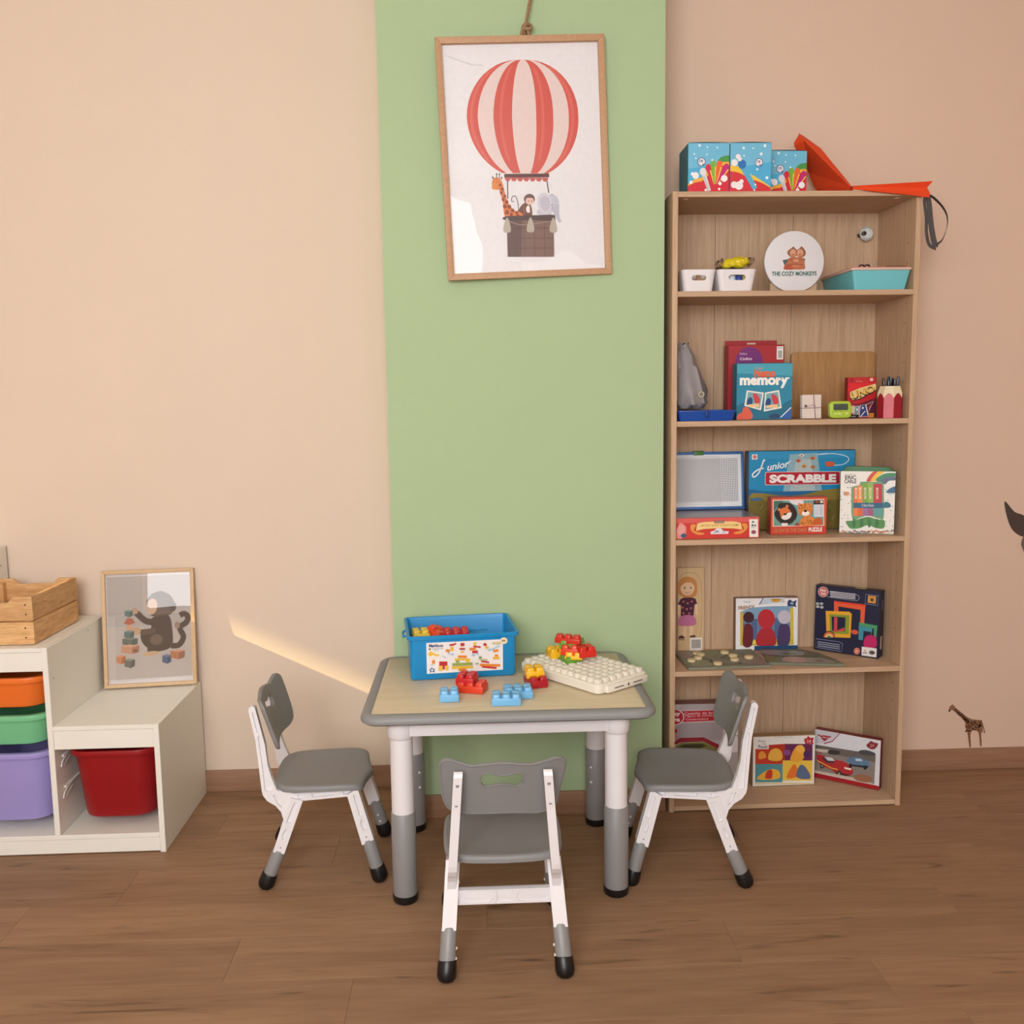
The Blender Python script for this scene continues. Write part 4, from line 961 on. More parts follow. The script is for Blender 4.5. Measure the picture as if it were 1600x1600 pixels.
def navy_art(a):   # crop 4b (11.43x) units
    a.poly([(165, 240), (1370, 330), (1310, 1500), (140, 1320)], '#171c3c')
    a.line([(385, 350), (880, 380), (950, 410), (965, 450), (930, 495), (860, 495), (380, 440)], 9, '#9aa3bd')
    for i in range(4): a.poly([(430, 338+i*28), (890, 376+i*28), (890, 390+i*28), (425, 352+i*28)], '#d8d6dc', i > 0)
    a.ell(302, 355, 92, 92, '#e6d6d2'); a.ell(302, 355, 84, 84, '#cf5a58'); a.ell(302, 355, 66, 66, '#d8837e'); a.text('Play', 302, 335, 100, 48, '#f6e6e2', bold=.03); a.text('tive', 302, 388, 84, 40, '#f6e6e2', bold=.03)
    a.line([(1085, 380), (1325, 400), (1310, 575), (1075, 545)], 9, '#8d94b6', closed=True); a.poly([(1130, 400), (1285, 410), (1275, 540), (1120, 525)], '#d9964a'); a.poly([(1175, 445), (1235, 450), (1230, 505), (1172, 500)], '#4a3a26')
    for x, y in ((205, 560), (275, 560), (210, 610), (280, 620)): a.ell(x, y, 32, 24, '#b3b6b8', n=12)
    a.poly([(500, 505), (1080, 560), (1055, 890), (980, 880), (990, 655), (580, 600), (580, 700), (500, 690)], '#ea5f36'); a.poly([(500, 505), (1080, 560), (1060, 590), (560, 545)], '#e0402f')
    a.poly([(350, 680), (780, 690), (825, 730), (800, 1140), (520, 1130), (370, 1080)], '#e9aa2e'); a.poly([(420, 735), (780, 750), (770, 1080), (430, 1060)], '#8a9a34'); a.poly([(455, 775), (710, 790), (700, 1030), (470, 1020)], '#171c3c')
    a.poly([(505, 785), (565, 790), (560, 1010), (690, 960), (690, 1020), (500, 1040)], '#d4464a')
    a.poly([(960, 870), (1305, 930), (1275, 1190), (1230, 1180), (1240, 980), (960, 930)], '#4a9a66'); a.poly([(955, 930), (1210, 970), (1190, 1090), (1130, 1080), (1040, 1060), (1030, 1180), (950, 1170)], '#3f93a8'); a.poly([(1040, 1020), (1190, 1040), (1180, 1090), (1040, 1080)], '#171c3c')
    a.poly(smooth([(1060, 1290), (1060, 1160), (1120, 1100), (1200, 1100), (1280, 1140), (1275, 1300)], 4, True), '#c21f66'); a.ell(880, 1040, 66, 40, '#d6583c', 10)
    a.ell(415, 1120, 105, 100, '#26201f', arc=(180, 360)); a.ell(415, 1125, 96, 90, '#d8703a', arc=(180, 360)); a.ell(415, 1130, 70, 62, '#efc27c', arc=(180, 360)); a.ell(415, 1135, 38, 34, '#5f8a4c', arc=(180, 360))
    a.line([(185, 1150), (600, 1205), (660, 1240), (640, 1370), (180, 1290)], 9, '#8d94b6', closed=True)
    for i in range(3): a.poly([(215, 1190+i*34), (610, 1250+i*34), (610, 1266+i*34), (212, 1206+i*34)], '#9aa0b4', i > 0)
    a.ell(920, 1365, 58, 58, '#d87a62'); a.text('3+', 920, 1365, 40, 50, '#f6e4dc'); a.poly([(1010, 1290), (1290, 1325), (1280, 1480), (1005, 1440)], '#e9e6e4'); a.ell(1200, 1395, 56, 34, '#55504e', 8); a.rect(1025, 1390, 1110, 1404, '#4a4a4a'); a.poly([(1050, 1370), (1072, 1335), (1092, 1374)], '#d98a80')
t = card_box('arch_puzzle_box', 'navy box of coloured square arch blocks turned into right corner', 'toy box', .226, .236, .046, (1.1175, -.099, S4), rz=-.69, lean=.03, art=navy_art, quad=[(175, 240), (1372, 330), (1308, 1500), (150, 1320)], side='#1b1c34')
m = MB(); m.box(.1131, .1136, -.030, -.014, .03, .075, mat((206, 180, 168))); m.box(.1131, .1136, -.03, -.014, .17, .205, mat((90, 92, 120))); islands(m, 'side_print', t)
m = MB(); m.box(-.1, -.01, -.03, -.012, .2361, .2366, mat((110, 84, 96))); m.box(.02, .055, -.03, -.012, .2361, .2366, mat((216, 200, 130))); islands(m, 'top_print', t)
# flat boards
t = thing('peg_puzzle', 'grey-green wooden peg puzzle with round pale knobs at shelf left', 'puzzle', (.634, -.172, S4), radians(1.5))
m = MB(); gg = mat((134, 136, 118), rough=.6, noise=.16, nscale=18); m.box(-.142, .142, -.106, .106, 0, .008, gg, bev=.001, seg=1, smooth=False); m.build('board_panel', t)
random.seed(12)
a = Art([(0, 0), (280, 0), (280, 212), (0, 212)], .284, .212)
for pts in (((20, 40), (70, 20), (90, 60), (60, 90), (100, 120), (80, 170)), ((150, 30), (170, 70), (140, 110), (190, 130), (180, 190)), ((220, 60), (240, 100), (210, 140), (250, 180)), ((90, 170), (140, 185), (190, 180))):
    a.curve(list(pts), 5, '#2e3026')
for pts, c in ((((10, 10), (60, 15), (50, 70), (12, 90)), '#9a8f88'), (((100, 20), (150, 25), (140, 80), (100, 70)), '#7f8a68'), (((190, 120), (270, 110), (268, 200), (200, 190)), '#8a8074'), (((30, 130), (70, 120), (90, 190), (20, 200)), '#8c9278')):
    a.poly(smooth(list(pts), 4, True), c)
a.build('painted_picture', t, (0, -.106, .008), (radians(-90), 0, 0))
for x, y in ((-.112, -.028), (-.062, .04), (-.082, -.0), (.03, .058), (.046, .012), (.036, -.036), (.094, -.012), (-.034, -.076), (-.07, .058)):
    m = MB(); m.lathe([(.0135, .008), (.0150, .009), (.0150, .0155), (.012, .0172)], mat((226, 206, 160), rough=.6), n=16, at=(x, y, 0)); m.build('knob', t)
t = thing('jungle_puzzle', 'jungle picture wooden puzzle with pink and grey animals lying flat', 'puzzle', (.908, -.176, S4), radians(-9))
m = MB(); m.prism([(-.118, -.088), (.135, -.088), (.118, -.03), (.075, .055), (.02, .095), (-.118, .090)], 0, .009, mat((120, 124, 104), rough=.6, noise=.2, nscale=22), plane='xy', bev=.001); m.build('board_panel', t)
a = Art([(0, 0), (260, 0), (260, 180), (0, 180)], .25, .178)
a.poly(smooth([(5, 25), (70, 15), (150, 25), (140, 80), (60, 85), (10, 70)], 4, True), '#8b9094'); a.poly(smooth([(60, 150), (80, 105), (120, 100), (160, 120), (150, 165), (90, 172)], 4, True), '#b49490'); a.poly(smooth([(140, 160), (150, 115), (190, 105), (225, 130), (235, 165), (180, 175)], 4, True), '#9a948e')
a.poly(smooth([(5, 110), (40, 100), (55, 130), (30, 160), (8, 160)], 4, True), '#6f7a52'); a.ell(190, 145, 14, 6, '#4a3a34'); a.ell(100, 60, 30, 12, '#6e7658'); a.ell(180, 70, 20, 14, '#74685c')
a.curve([(10, 75), (60, 95), (120, 90), (170, 100), (200, 90)], 4, '#3c3c30'); a.build('painted_picture', t, (0, -.089, .009), (radians(-90), 0, 0))

# ---- bottom shelf
def play_art(a):   # crop 6b (10.67x) units
    a.rect(0, 180, 990, 1500, '#b8b0b2'); a.rect(0, 180, 990, 300, '#b3abae'); a.rect(0, 480, 990, 760, '#a49a9e')
    a.poly([(210, 300), (990, 272), (990, 440), (210, 475)], '#b71a2e'); a.line([(210, 298), (990, 270)], 8, '#e6d2d4'); a.line([(210, 478), (990, 444)], 8, '#e6d2d4')
    a.poly([(0, 205), (215, 200), (200, 260), (0, 262)], '#c9bfc2')
    a.ell(120, 395, 142, 130, '#e9dcdc'); a.ell(120, 395, 130, 118, '#b22337'); a.text('Play', 120, 350, 190, 78, '#f3eaea', bold=.04, a=-3); a.text('tive', 125, 435, 160, 72, '#f3eaea', bold=.04, a=-3)
    a.text('Casinha de brincar', 520, 330, 520, 40, '#ecd6d8', a=-2); a.text('Figura de construção', 510, 375, 460, 36, '#ecd6d8', a=-2); a.text('Constructions', 430, 425, 300, 32, '#ecd6d8', a=-2)
    a.ell(110, 610, 62, 42, '#a8202e'); a.rect(40, 580, 110, 650, '#a8202e'); a.line([(50, 680), (160, 680), (160, 780), (50, 780)], 14, '#c86a70')
    a.poly([(60, 860), (200, 720), (520, 715), (770, 860), (740, 920), (520, 780), (220, 790)], '#8e1e2c'); a.poly([(90, 900), (220, 795), (520, 785), (720, 910), (720, 1400), (90, 1400)], '#7d7a3c'); a.poly([(110, 910), (260, 820), (500, 815), (560, 850), (300, 960)], '#3b3a20')
    a.rrect(785, 548, 985, 690, 20, '#e6dfe0'); a.poly(smooth([(805, 610), (850, 570), (930, 560), (915, 620), (850, 660)], 3, True), '#2d6a52')
    a.rrect(785, 700, 985, 960, 20, '#e6dfe0'); a.poly([(860, 740), (930, 730), (900, 850), (830, 890)], '#55464e')
card_box('building_set_box', 'large grey and red building set box partly behind right chair', 'toy box', .272, .288, .048, (.5885, -.04, S0), lean=.02, art=play_art, quad=[(0, 200), (990, 165), (990, 1400), (0, 1400)], side='#8a5a58')
def bear_art(a):   # crop6 units, generic shapes in place of the printed characters
    a.rect(575, 395, 955, 705, '#e9e6e2'); a.text('Winnie', 628, 432, 46, 14, '#62606e'); a.text('Pooh', 636, 466, 56, 22, '#6a6676', bold=.03); a.text('the', 640, 448, 24, 10, '#7a7682')
    a.poly(smooth([(884, 420), (900, 412), (908, 400), (922, 412), (942, 410), (936, 432), (942, 450), (918, 446), (900, 462), (890, 444)], 3, True), '#b22a34'); a.text('24', 912, 432, 26, 18, '#f3dcd6')
    a.text('SUPERCOLOR', 760, 408, 110, 10, '#b9b4b0')
    a.rect(590, 480, 760, 575, '#c23a26'); a.poly([(670, 455), (770, 448), (770, 560), (670, 560)], '#b5331f'); a.rect(768, 448, 935, 555, '#6a2a52'); a.rect(590, 570, 755, 680, '#52929c'); a.rect(755, 548, 935, 670, '#e8c14a')
    a.poly(smooth([(670, 545), (680, 490), (720, 475), (750, 500), (745, 548)], 3, True), '#e6b04a'); a.poly(smooth([(610, 540), (615, 500), (640, 495), (655, 530)], 3, True), '#e0953a', True)
    a.poly(smooth([(800, 550), (830, 470), (870, 455), (890, 490), (870, 550)], 3, True), '#e9a63c'); a.ell(860, 478, 26, 22, '#f0b850'); a.ell(780, 500, 22, 18, '#8a4a8a'); a.ell(900, 510, 20, 22, '#4a2a66')
    a.poly(smooth([(600, 660), (640, 620), (690, 600), (730, 610), (740, 650), (690, 665)], 3, True), '#e9b23f'); a.poly(smooth([(650, 655), (660, 615), (690, 605), (690, 655)], 3, True), '#c43a2a')
    a.poly(smooth([(780, 655), (800, 600), (830, 570), (850, 640)], 3, True), '#e0762e'); a.poly(smooth([(840, 650), (850, 590), (880, 575), (920, 630), (915, 660)], 3, True), '#5a6a8c'); a.rect(590, 684, 940, 692, '#d9c88a')
card_box('storybook_puzzle_box', 'small puzzle box with four bright picture squares on bottom shelf', 'puzzle box', .226, .186, .034, (.8685, -.118, S0), rz=.03, art=bear_art, quad=[(578, 408), (950, 392), (945, 692), (575, 708)], side='#a4835c')
def race_art(a):   # crop6 units
    a.poly([(950, 345), (1360, 430), (1357, 728), (952, 642)], '#dfe0e6'); a.poly([(950, 345), (1105, 376), (1050, 440), (950, 438)], '#cfcdd4'); a.line([(1105, 376), (1060, 430), (1010, 442)], 6, '#a02a34')
    a.poly([(965, 385), (1055, 400), (1012, 428)], '#a51f2e'); a.text('Cars', 1010, 402, 60, 15, '#e8d8d4', a=10)
    a.poly([(958, 448), (1328, 512), (1326, 690), (958, 606)], '#8a7f78'); a.poly([(958, 448), (1328, 512), (1328, 560), (958, 486)], '#6a625e'); a.poly([(960, 470), (1070, 485), (1060, 500), (960, 492)], '#cbbcae')
    a.poly(smooth([(1035, 490), (1060, 480), (1110, 492), (1100, 510), (1050, 508)], 3, True), '#3a3636'); a.poly(smooth([(1225, 490), (1270, 485), (1325, 505), (1310, 520), (1240, 512)], 3, True), '#4a4a50')
    a.poly(smooth([(1150, 548), (1180, 528), (1240, 530), (1290, 560), (1295, 585), (1220, 580)], 3, True), '#5d7f9f'); a.poly([(1180, 570), (1290, 584), (1280, 594), (1190, 582)], '#26282e')
    a.poly(smooth([(970, 510), (1030, 520), (1080, 540), (1140, 555), (1185, 590), (1190, 630), (1120, 640), (1060, 600), (990, 570)], 3, True), '#b52a2e'); a.poly(smooth([(1000, 525), (1060, 535), (1080, 560), (1030, 556)], 3, True), '#55303a'); a.poly([(1075, 610), (1185, 636), (1120, 646)], '#4a1a1c')
    for x, y, r in ((1005, 578, 15), (1110, 626, 18)): a.ell(x, y, r*.8, r, '#231f20', 10); a.ell(x, y, r*.4, r*.5, '#9a8f8c', 10)
    a.poly([(1015, 522), (1062, 528), (1082, 548), (1040, 546)], '#cfd6dc'); a.line([(975, 545), (1060, 590), (1100, 600)], 5, '#e9c04a'); a.poly([(1140, 585), (1186, 596), (1180, 606), (1142, 596)], '#f0e2d0'); a.line([(968, 508), (960, 490), (1000, 500)], 6, '#8e1e22')
    for x, y in ((1178, 578), (1268, 590)): a.ell(x, y, 11, 13, '#202228', 8)
    a.poly([(1205, 536), (1240, 538), (1252, 552), (1210, 550)], '#c9d8e2')
    a.poly([(958, 600), (1200, 650), (1326, 688), (1326, 694), (958, 612)], '#c9b8a4'); a.poly(smooth([(1200, 640), (1260, 632), (1310, 655), (1290, 680), (1220, 668)], 3, True), '#9a6a4a')
    a.poly(smooth([(1270, 458), (1285, 440), (1300, 430), (1315, 440), (1340, 445), (1335, 465), (1318, 480), (1295, 478)], 3, True), '#8a2634'); a.text('24', 1305, 458, 24, 18, '#e8b8a8')
    a.poly([(952, 615), (1357, 703), (1357, 728), (952, 642)], '#a5121c')
card_box('race_car_puzzle_box', 'puzzle box with red racing car picture turned into bottom right corner', 'puzzle box', .229, .181, .030, (1.1135, -.1275, S0), rz=-.625, lean=.03, art=race_art, quad=[(952, 352), (1357, 430), (1355, 728), (955, 642)], side='#7a1c22')

# ================================================================== FRAMED PRINTS
def framed(name, label, w, h, rail, depth, loc, rot, m_frame, art_fn, quad, back='#ece9ea', wave=0.0, wscale=3, strength=1.0):
    t = thing(name, label, 'picture', loc, rot)
    hw, hh = w/2, h/2
    for nm, pts in (('rail', [(-hw, -hh), (hw, -hh), (hw-rail, -hh+rail), (-hw+rail, -hh+rail)]), ('rail', [(-hw, hh), (-hw+rail, hh-rail), (hw-rail, hh-rail), (hw, hh)]),
                    ('rail', [(-hw, -hh), (-hw+rail, -hh+rail), (-hw+rail, hh-rail), (-hw, hh)]), ('rail', [(hw, -hh), (hw, hh), (hw-rail, hh-rail), (hw-rail, -hh+rail)])):
        m = MB(); m.prism(pts, -depth, 0, m_frame, bev=.0012); m.build(nm, t)
    iw, ih = w-2*rail+.004, h-2*rail+.004
    m = MB(); m.box(-iw/2, iw/2, -.006, -.002, -ih/2, ih/2, M_paper); m.build('backing', t)
    a = Art(quad, w-2*rail, h-2*rail); art_fn(a); a.build('art_print', t, (0, -.006, -(h-2*rail)/2))
    m = MB(); n = 2
    m.add([(-iw/2, -depth*.62, -ih/2), (iw/2, -depth*.62, -ih/2), (iw/2, -depth*.62, ih/2), (-iw/2, -depth*.62, ih/2)], [(0, 1, 2, 3)], sheet_mat(name+'_pane', strength=strength, wave=wave, wscale=wscale, rough=.01))
    m.build('glazing', t)
    return t
def balloon_art(a):     # crop 3.478x units
    a.poly([(103, 237), (955, 217), (995, 1447), (172, 1490)], '#e6e3e6')
    cx, cy = 547, 625; ex = [-305, -245, -159, -57, 75, 168, 253, 305]
    def edge(e):
        up = [(cx+e*cos(radians(t))+(1-cos(radians(t)))*e*.08, cy-310*sin(radians(t))) for t in range(88, 0, -8)]
        lo = [(cx+e*cos(radians(t))+14*sin(radians(t)), cy+338*sin(radians(t))) for t in range(0, 69, 6)]
        return up+lo
    E = [edge(e) for e in ex]
    for i in range(7):
        a.poly(E[i]+list(reversed(E[i+1])), '#cf5347' if i % 2 == 0 else '#e3cdc9', i > 0)
    for i in range(0, 7, 2):
        m_ = [((p[0]*.6+q[0]*.4), p[1]) for p, q in zip(E[i], E[i+1])]; a.line(m_[3:-3], [2]+[16]*(len(m_)-8)+[2], '#d86356', same=i > 0)
    a.poly([(447, 938), (692, 934), (692, 955), (447, 958)], '#5b3330')
    for k in range(7): a.ell(466+k*34, 957, 17, 22, '#c25a55', arc=(0, 180), n=10, same=k > 0)
    a.line([(465, 975), (466, 1075)], 6, '#5b3a38'); a.line([(680, 975), (690, 1040)], 6, '#4c4246')
    a.poly(smooth([(640, 1165), (625, 1140), (655, 1120), (700, 1140), (700, 1170)], 3, True), '#c4c3d0')
    # elephant
    a.ell(706, 1095, 40, 48, '#c2c1cf'); a.poly(smooth([(712, 1120), (745, 1100), (746, 1145), (752, 1185), (762, 1192), (745, 1200), (728, 1170), (715, 1150)], 4, True), '#b9b9c9'); a.ell(668, 1095, 40, 56, '#cfcdd8', -8); a.ell(671, 1098, 28, 42, '#c1bccb', -8); a.ell(707, 1106, 3, 4, '#4a4656'); a.ell(709, 1122, 6, 4, '#b294a8'); a.line([(705, 1052), (708, 1044)], 3, '#5a5060')
    # monkey
    a.curve([(524, 1150), (523, 1105), (510, 1062), (492, 1062), (487, 1085), (500, 1090)], 4, '#4d4047'); a.poly(smooth([(525, 1168), (530, 1125), (560, 1095), (590, 1105), (600, 1150), (590, 1168)], 4, True), '#6f4238'); a.ell(584, 1075, 30, 28, '#6b4a46'); a.ell(586, 1085, 22, 22, '#e6bdb0'); a.poly(smooth([(556, 1066), (575, 1048), (600, 1050), (612, 1068), (586, 1068)], 3, True), '#6b4a46'); a.ell(580, 1086, 3, 3, '#5a3c38'); a.ell(596, 1086, 3, 3, '#5a3c38', same=True); a.ell(578, 1130, 12, 20, '#f1e9e2'); a.line([(552, 1110), (556, 1160)], 10, '#84564a'); a.line([(588, 1110), (592, 1160)], 8, '#84564a')
    # giraffe
    neck = smooth([(385, 1020), (380, 985), (392, 962), (415, 962), (435, 985), (450, 1040), (470, 1100), (500, 1135), (540, 1150), (545, 1175), (455, 1178), (440, 1100), (420, 1030), (405, 1025)], 4, True)
    a.poly(neck, '#d87a35'); a.ell(395, 1005, 16, 21, '#dd8a3c', 20)
    for x in (405, 420): a.line([(x, 965), (x, 942)], 4, '#5a3428'); a.ell(x, 940, 4, 5, '#3a2420')
    a.ell(385, 960, 4, 8, '#8a4a34', -30); a.ell(432, 962, 4, 8, '#8a4a34', 30)
    for x, y, r in ((424, 1000, 7), (436, 1022, 8), (430, 1042, 8), (450, 1060, 8), (441, 1078, 9), (460, 1092, 10), (450, 1116, 11), (474, 1118, 11), (492, 1138, 10), (462, 1148, 12), (485, 1160, 9), (515, 1150, 9), (520, 1166, 8)): a.ell(x, y, r, r*1.1, '#8f3b22', n=9, same=x != 424)
    # basket
    a.poly([(460, 1180), (716, 1172), (719, 1388), (465, 1391)], '#7a5a50'); a.poly([(460, 1180), (545, 1178), (540, 1390), (465, 1391)], '#62443d')
    for y in (1235, 1290, 1345): a.line([(462, y), (717, y-4)], 3, '#54392f', same=y > 1235)
    for x in (500, 555, 610, 665): a.line([(x, 1200), (x+3, 1388)], 3, '#5d4036', same=x > 500)
    a.poly(smooth([(448, 1172), (550, 1165), (640, 1162), (716, 1160), (724, 1178), (715, 1192), (600, 1190), (455, 1192)], 3, True), '#4d3532'); a.curve([(470, 1195), (530, 1215), (600, 1210), (700, 1195)], 5, '#927a70')
    for x, y in ((462, 1225), (590, 1222), (714, 1222)): a.poly(smooth([(x-6, y-42), (x+6, y-42), (x+20, y+5), (x+16, y+32), (x-16, y+32), (x-20, y+5)], 3, True), '#b3a89a')
    a.curve([(120, 290), (260, 340), (330, 345)], 3, '#d3d0d4')
tb = framed('hot_air_balloon_picture', 'oak framed print of animals in a red striped balloon hung on green pillar', .52, .72, .0195, .022, (-.0362, -.2855, 2.1478), (.0205, -.0367, .0445), M_frame_oak, balloon_art, [(103, 237), (955, 217), (995, 1447), (172, 1490)], wave=.0034, wscale=5.0, strength=.38)
# twine that carries it
t = thing('hanging_twine', 'brown knotted twine rising from the top of the balloon picture', 'rope', (-.030, -.300, 2.505))
rp = wood('twine', (176, 142, 106), (132, 100, 72), grain=(40, 40, 90), scale=5, rough=.9, bump=.6)
m = MB()
top = Vector((.085, .015, ZC-2.506)); b0 = Vector((.0, 0, .036))
for s in (0, 2.09, 4.18):
    pts = []
    for i in range(60):
        u = i/59; c = b0.lerp(top, u); an = s+u*60; pts.append((c.x+.0026*cos(an), c.y+.0026*sin(an), c.z))
    m.tube(pts, .0031, rp, n=6)
m.build('twine_strand', t)
m = MB()
m.tube([(.005+.013*cos(k*pi/8), -.002+.008*sin(k*pi/8)-.004, .030+.010*sin(k*pi/8)) for k in range(16)], .0048, rp, n=8, closed=True)
m.tube([(-.004, -.002, .012), (-.010, -.010, .022), (0, -.014, .034), (.012, -.006, .036), (.012, .004, .026), (0, .008, .018)], .0052, rp, n=8, closed=True)
m.tube([(-.014, -.003, .001), (-.012, -.008, .014), (-.003, -.010, .030), (.004, -.004, .040)], .0046, rp, n=8); m.tube([(.010, -.003, .003), (.008, -.008, .014), (.0, -.010, .028)], .0046, rp, n=8)
m.build('knot', t)

def monkey_art(a):    # crop 7.27x units
    a.poly([(135, 205), (1075, 170), (1112, 1385), (175, 1425)], '#ded7d6'); a.poly([(150, 235), (1068, 200), (1100, 1330), (180, 1380)], '#c9beb8'); a.poly([(150, 235), (1068, 200), (1085, 760), (165, 790)], '#bfb4ae')
    a.line([(160, 640), (560, 625)], 4, '#aca19c'); a.poly([(170, 800), (1086, 780), (1100, 1330), (180, 1380)], '#cbbdb4')
    br, br2 = '#5b4538', '#6d5646'
    a.curve([(860, 1000), (950, 990), (1000, 900), (960, 800), (1030, 740), (1050, 680), (1010, 640), (960, 660)], 62, br)
    a.poly(smooth([(640, 700), (760, 655), (850, 680), (880, 860), (870, 1000), (760, 1055), (600, 1020), (530, 930), (540, 840), (640, 800)], 4, True), br)
    a.poly(smooth([(590, 520), (640, 430), (700, 400), (760, 390), (860, 440), (900, 540), (870, 640), (760, 670), (640, 660)], 4, True), br2); a.ell(650, 560, 60, 90, '#d6b394', 8); a.ell(612, 572, 6, 9, '#2c2220'); a.ell(880, 560, 40, 60, br)
    a.curve([(700, 740), (580, 720), (500, 650), (450, 610)], 70, br); a.ell(460, 612, 40, 36, '#c9a184'); a.curve([(690, 830), (600, 840), (520, 850)], 62, br2); a.ell(482, 832, 44, 44, '#d2aa88'); a.ell(700, 930, 70, 60, '#7d6554', -10); a.curve([(850, 990), (740, 1030), (600, 1040)], 60, br)
    a.ell(640, 1085, 90, 26, '#d9b28c', -8); a.ell(930, 770, 30, 40, '#a38a70')
    def cube(x, y, w, h, c1, c2, c3): a.poly([(x, y), (x+w*.45, y-h*.2), (x+w, y-h*.08), (x+w*.6, y+h*.14)], c1); a.poly([(x, y), (x+w*.6, y+h*.14), (x+w*.58, y+h*1.0), (x, y+h*.8)], c2); a.poly([(x+w*.6, y+h*.14), (x+w, y-h*.08), (x+w*.98, y+h*.75), (x+w*.58, y+h)], c3)
    cube(350, 610, 90, 70, '#8f9c94', '#6f8078', '#5f6f68'); a.poly([(340, 750), (380, 690), (430, 690), (468, 740), (400, 765)], '#bf6a4a'); a.rect(370, 762, 440, 830, '#d9a888')
    cube(345, 840, 110, 80, '#8b978f', '#6c7c78', '#5a6a66'); cube(325, 920, 170, 76, '#8a8a78', '#74766a', '#64665c'); cube(312, 1000, 200, 90, '#e0b090', '#d29c7c', '#b98264')
    cube(260, 1115, 100, 85, '#e3a078', '#d68e60', '#b87148'); cube(348, 1155, 116, 90, '#9c9a8c', '#7c786a', '#6a665a'); cube(765, 1110, 100, 90, '#7c84a0', '#606a8a', '#525a78'); cube(855, 1060, 160, 90, '#d8a07c', '#c08058', '#a46a4c')
    a.ell(470, 1052, 26, 20, '#8f6a50')
framed('monkey_picture', 'small pine framed print of a monkey stacking blocks, leaning on white storage', .31, .41, .0125, .018, (-1.3647, -.0425, .6258), (-.1002, .0029, .1154), M_frame_pine, monkey_art, [(135, 205), (1075, 170), (1112, 1385), (175, 1425)], wave=.0008, wscale=3, strength=3.0)

# ================================================================== STORAGE UNIT AND BINS
TX, TF, TW = -1.208, -.4638, .3232
Z1, Z2, Z3 = .4179, .6687, .9232
def build_storage():
    t = thing('storage_unit', 'white stepped toy storage unit with coloured pull-out bins at the left wall', 'storage unit', (TX-.5, -.235, 0))
    ox, oy = TX-.5, -.235
    def bx(name, x0, x1, y0, y1, z0, z1, m=M_white, bev=.0015):
        q = MB(); q.box(x0-ox, x1-ox, y0-oy, y1-oy, z0, z1, m, bev=bev, seg=1, smooth=False); return q.build(name, t)
    th = .0175; yb = -.014
    xs = [TX, TX-TW, TX-2*TW, TX-3*TW]; zs = [Z1, Z2, Z3]
    bx('side_panel', xs[0]-th, xs[0], TF, yb, 0, Z1)
    bx('side_panel', xs[1]-th, xs[1], TF, yb, 0.066, Z2); bx('side_panel', xs[2]-th, xs[2], TF, yb, .066, Z3); bx('side_panel', xs[3], xs[3]+th, TF, yb, 0, Z3)
    for i in range(3):
        x1 = xs[i]-(th if i == 0 else th); x0 = xs[i+1]+(0 if i < 2 else th)
        z = zs[i]
        bx('top_board', x0, x1, TF, yb, z-.0135, z); bx('front_rail', x0, x1, TF+.003, TF+.018, z-.0745, z-.0140)
        bx('back_panel', x0, x1, yb-.004, yb, .066, z-.014)
    for i in range(3):
        x1 = xs[i]-th; x0 = xs[i+1]+(0 if i < 2 else th)
    bx('base_board', xs[3]+th, xs[0]-th, TF, yb, .0505, .0655); bx('plinth', xs[3]+th, xs[0]-th, TF+.0025, TF+.018, .004, .0500)
    wr = mat((228, 220, 216), rough=.4)
    def runner(xw, z, sgn):
        # moulded plastic runner fixed to an inner face: a long rail with a hooked front end
        q = MB(); y0 = TF+.028-oy; y1 = yb-.03-oy; x = xw-ox
        q.box(min(x, x+sgn*.006), max(x, x+sgn*.006), y0+.02, y1, z-.004, z+.004, wr, bev=.001, seg=1)
        q.tube([(x+sgn*.004, y0+.085, z+.002), (x+sgn*.006, y0+.03, z-.004), (x+sgn*.006, y0+.006, z-.014), (x+sgn*.005, y0, z-.028), (x+sgn*.006, y0+.012, z-.032), (x+sgn*.004, y0+.07, z-.014)], .0022, wr, n=6)
        q.build('runner', t)
    for col, zlist in ((0, (.3070, .205)), (1, (.5470, .4270, .3050, .205))):
        for z in zlist:
            runner(xs[col]-th, z, -1); runner(xs[col+1]+(0), z, 1)
    q = MB()
    for (x, y, z) in ((xs[1]+.0006, TF+.03, .565), (xs[1]+.0006, -.16, .650), (xs[2]+.0006, -.06, .86)):
        q.add([(x-ox, y-oy+.003*cos(k*pi/4), z+.003*sin(k*pi/4)) for k in range(8)], [tuple(range(8))], mat((120, 104, 84)))
    islands(q, 'screw_hole', t)
build_storage()
def bin_(label, cx, zr, H, col, w=.1420):
    t = thing('toy_bin', label, 'bin', (cx, -.248, zr-H), 0, 'plastic bins in the white storage unit')
    c = mat(col, rough=.4, noise=.03)
    m = MB(); hw, hd = w-.0135, .196
    tp = .010*(H/.23)+.006
    rings = [rr3(hw-tp-.016, hd-tp-.016, .05, 0, 8), rr3(hw-tp-.004, hd-tp-.004, .058, .006, 8), rr3(hw-tp, hd-tp, .062, .018, 8), rr3(hw, hd, .066, H-.016, 8), rr3(hw-.003, hd-.003, .064, H-.016, 8), rr3(hw-tp-.003, hd-tp-.003, .058, .02, 8), rr3(hw-tp-.02, hd-tp-.02, .05, .004, 8)]
    m.loft(rings, c); m.build('bin_body', t)
    m = MB(); m.loft([rr3(hw-.001, hd-.001, .064, H-.018, 8), rr3(w-.002, hd+.011, .070, H-.017, 8), rr3(w, hd+.013, .072, H-.008, 8), rr3(w-.002, hd+.011, .070, H, 8), rr3(hw-.003, hd-.003, .062, H, 8), rr3(hw-.003, hd-.003, .062, H-.017, 8), rr3(hw-.001, hd-.001, .064, H-.018, 8)], c, caps=False); m.build('rim', t)
    return t
bin_('deep red plastic bin in the lowest right compartment', -1.3695, .332, .232, (150, 14, 22))
